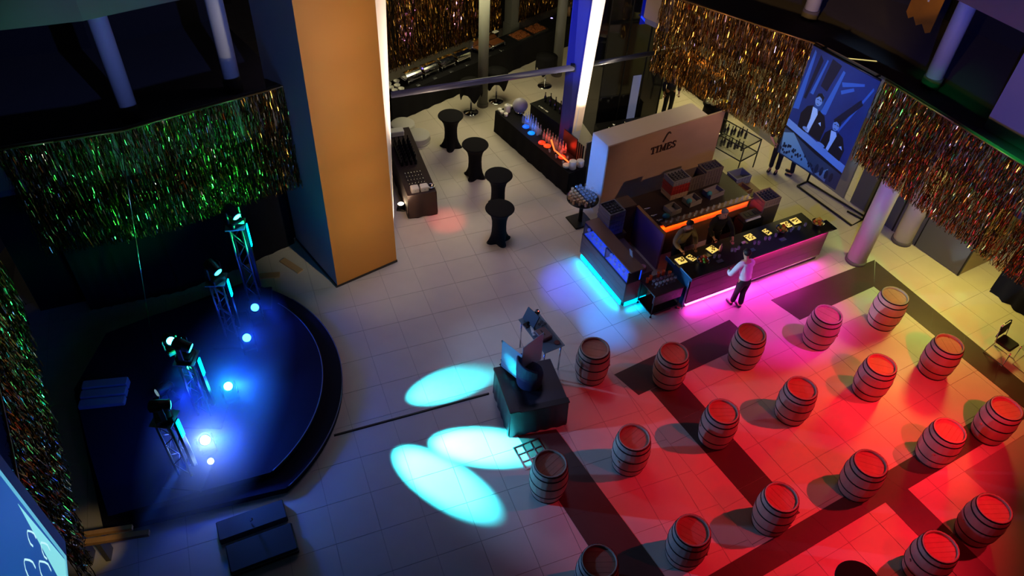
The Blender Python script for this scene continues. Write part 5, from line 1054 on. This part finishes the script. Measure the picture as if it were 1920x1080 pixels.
t = thing('napkin_heap', 'heap of crumpled white napkins on the dark round table', 'napkins', (6.0, 21.65, 1.03)); nm = MB(); r = random.Random(2)
for k in range(9): nm.ball((r.uniform(-.18, .18), r.uniform(-.12, .14), .05 + r.uniform(0, .06)), .08, 0, 9, 6, (1.2, .8, .7))
nm.build('napkins', mat('napkin', (.72, .74, .68), .8), t)
t = thing('yellow_dish', 'small bright yellow dish on the dark round table', 'dish', (6.4, 21.9, 1.0)); MB().lathe([(.06, 0), (.13, .04), (.12, .04), (.001, .02)], seg=18, cap=False).build('dish', white_ceramic, t); MB().ball((0, 0, .04), .1, 0, 10, 6, (1, 1, .3)).build('sauce', mat('yellow_sauce', (.95, .85, .10), .4), t)
# metal frame rack with bottles
t = thing('frame_rack', 'thin black metal frame rack with two rows of dark bottles', 'rack', (6.6, 19.9, 0)); fr_ = [(7.18, 19.83), (6.56, 19.28), (5.6, 20.3), (6.2, 20.9)]
loc = [(a - 6.6, b - 19.9) for a, b in fr_]
for z in (1.0, .55): 
    for i in range(4): a, b = loc[i], loc[(i + 1) % 4]; MB().tube([(*a, z), (*b, z)], .02, 6).build('rail', black_metal, t)
for a in loc: MB().tube([(*a, .003), (*a, 1.02)], .02, 6).build('post', black_metal, t)
MB().prism([loc[1], loc[0], loc[3], loc[2]], .55, .57).prism([loc[1], loc[0], loc[3], loc[2]], .985, 1.0).build('glass_shelf', clear, t)
set_of('rack_bottle', 'dark bottle on the black frame rack', 'bottle', 'dark bottles on the frame rack', bo, mat('dark_bottle', (0, 0, 0)), [Vector((6.08 + .1 * k, 20.02 - .03 * k + (k % 2) * .08, zz)) for zz in (1.002, .572) for k in range(7)], how='from the left', row=7, rows='shelf from the top')
# black banner stand
t = thing('banner_stand', 'freestanding black metal frame base beneath the photo banner', 'stand', (9.2, 18.2, 0))
for pl in (((8.35, 18.95, .03), (9.5, 17.2, .03), (9.9, 17.5, .03)), ((8.7, 19.2, .05), (10.0, 17.6, .05)), ((9.9, 17.5, .03), (9.96, 17.58, 2.6)), ((8.7, 19.2, .03), (8.72, 19.22, 2.6)), ((9.55, 17.85, .03), (9.9, 17.5, .03)), ((8.35, 18.95, .03), (8.7, 19.2, .03))):
    MB().tube([(x - 9.2, y - 18.2, z) for x, y, z in pl], .03, 6).build('bar', black_metal, t)
# stacking chairs and dark drape at the right edge
def mchair(x, y, rz, l):
    t = thing('stacking_chair', 'black stacking chair with a bright metal frame, ' + l, 'chair', (x, y, 0), rz); pad = mat('chair_pad', (.07, .06, .07), .7)
    MB().box(-.21, .21, -.2, .2, .44, .49, 0, .03).build('seat', pad, t); MB().box(-.2, .2, .205, .24, .55, .88, 0, .02).build('backrest', pad, t)
    for s in (-1, 1): MB().tube([(.22 * s, -.24, .44), (.23 * s, -.26, .01), (.23 * s, .24, .01), (.22 * s, .16, .42), (.21 * s, .25, .9)], .013, 6).build('side_frame', chrome, t)
    MB().tube([(-.21, .25, .9), (-.12, .255, .94), (.12, .255, .94), (.21, .25, .9)], .013, 6).build('top_rail', chrome, t)
mchair(11.74, 12.55, R(35), 'beside the dark border at the right edge'); mchair(12.3, 12.2, R(30), 'cut by the right edge')
t = thing('cloth_covered_screen', 'tall dark navy cloth hanging to the floor at the right edge', 'drape', (12.9, 14.2, 0), R(-60)); dr = MB(); drape_side(dr, -.75, 0, .9, 0, 2.1, 20, .12, 2); drape_side(dr, -.75, .5, -.75, 0, 2.1, 8, .06, 4); dr.build('cloth', dark_navy, t); MB().box(-.74, .89, .02, .5, 2.06, 2.1).build('top_panel', black_plastic, t)
for x_ in (-.6, .75): MB().tube([(x_, .25, .004), (x_, .25, 2.06)], .02, 6).build('post', black_metal, t)
# gallery banner
yb = mat('yellow_banner', (.70, .45, .06), .6, var=.15)
t = thing('hanging_banner', 'tattered yellow banner hanging in the upper right gallery', 'banner', (9.95, 19.2, 0), R(-58)); MB().prism([(-.42, 5.25), (-.30, 5.12), (-.18, 5.22), (-.02, 5.05), (.12, 5.15), (.30, 4.98), (.42, 5.05), (.42, 7.1), (-.42, 7.1)], 0, .02).xf(Matrix.Rotation(PI / 2, 4, 'X')).build('cloth', yb, t); MB().tube([(-.5, 0, 7.12), (.5, 0, 7.12)], .02, 6).build('pole', black_metal, t)
MB().box(.02, .06, -.04, -.021, 5.7, 6.8).build('white_stripe', white_ceramic, t)
spot('banner_amber', (9.0, 17.0, 7.0), (9.95, 19.2, 6.2), 40, (1, .62, .15), 60, .5)
t = thing('wall_lamp', 'small slim pendant lamp over the left parapet, left one', 'lamp', (-7.5, 12.3, 7.85)); MB().tube([(0, -.16, 0), (0, -.2, .5)], .016, 6).build('tube', mat('pale_tube', (0, 0, 0), emit=.4, ecol=(.3, .45, .8)), t); MB().box(-.02, .02, -.18, -.1, .2, .24).build('bracket', black_metal, t)
t = thing('wall_lamp', 'small slim pendant lamp over the left parapet, right one', 'lamp', (-5.55, 13.75, 8.05)); MB().tube([(0, -.16, 0), (0, -.2, .5)], .016, 6).build('tube', mat('pale_tube', (0, 0, 0)), t); MB().box(-.02, .02, -.18, -.1, .2, .24).build('bracket', black_metal, t)
# navy drape on the floor line below the stage curtain
t = thing('stage_drape', 'navy black drape hanging behind the stage beside the big pillar', 'drape', (0, 0, 0)); dr = MB(); pz = [(-5.8, 15.05)] + offs(EL, -.75)[2:6]
for i in range(4): (a, b), (c, d) = pz[i], pz[i + 1]; drape_side(dr, c, d, a, b, 2.7, 18, .05, i)
dr.build('cloth', dark_navy, t); MB().tube([(x, y, 2.72) for x, y in pz], .02, 6).build('rail', black_metal, t)
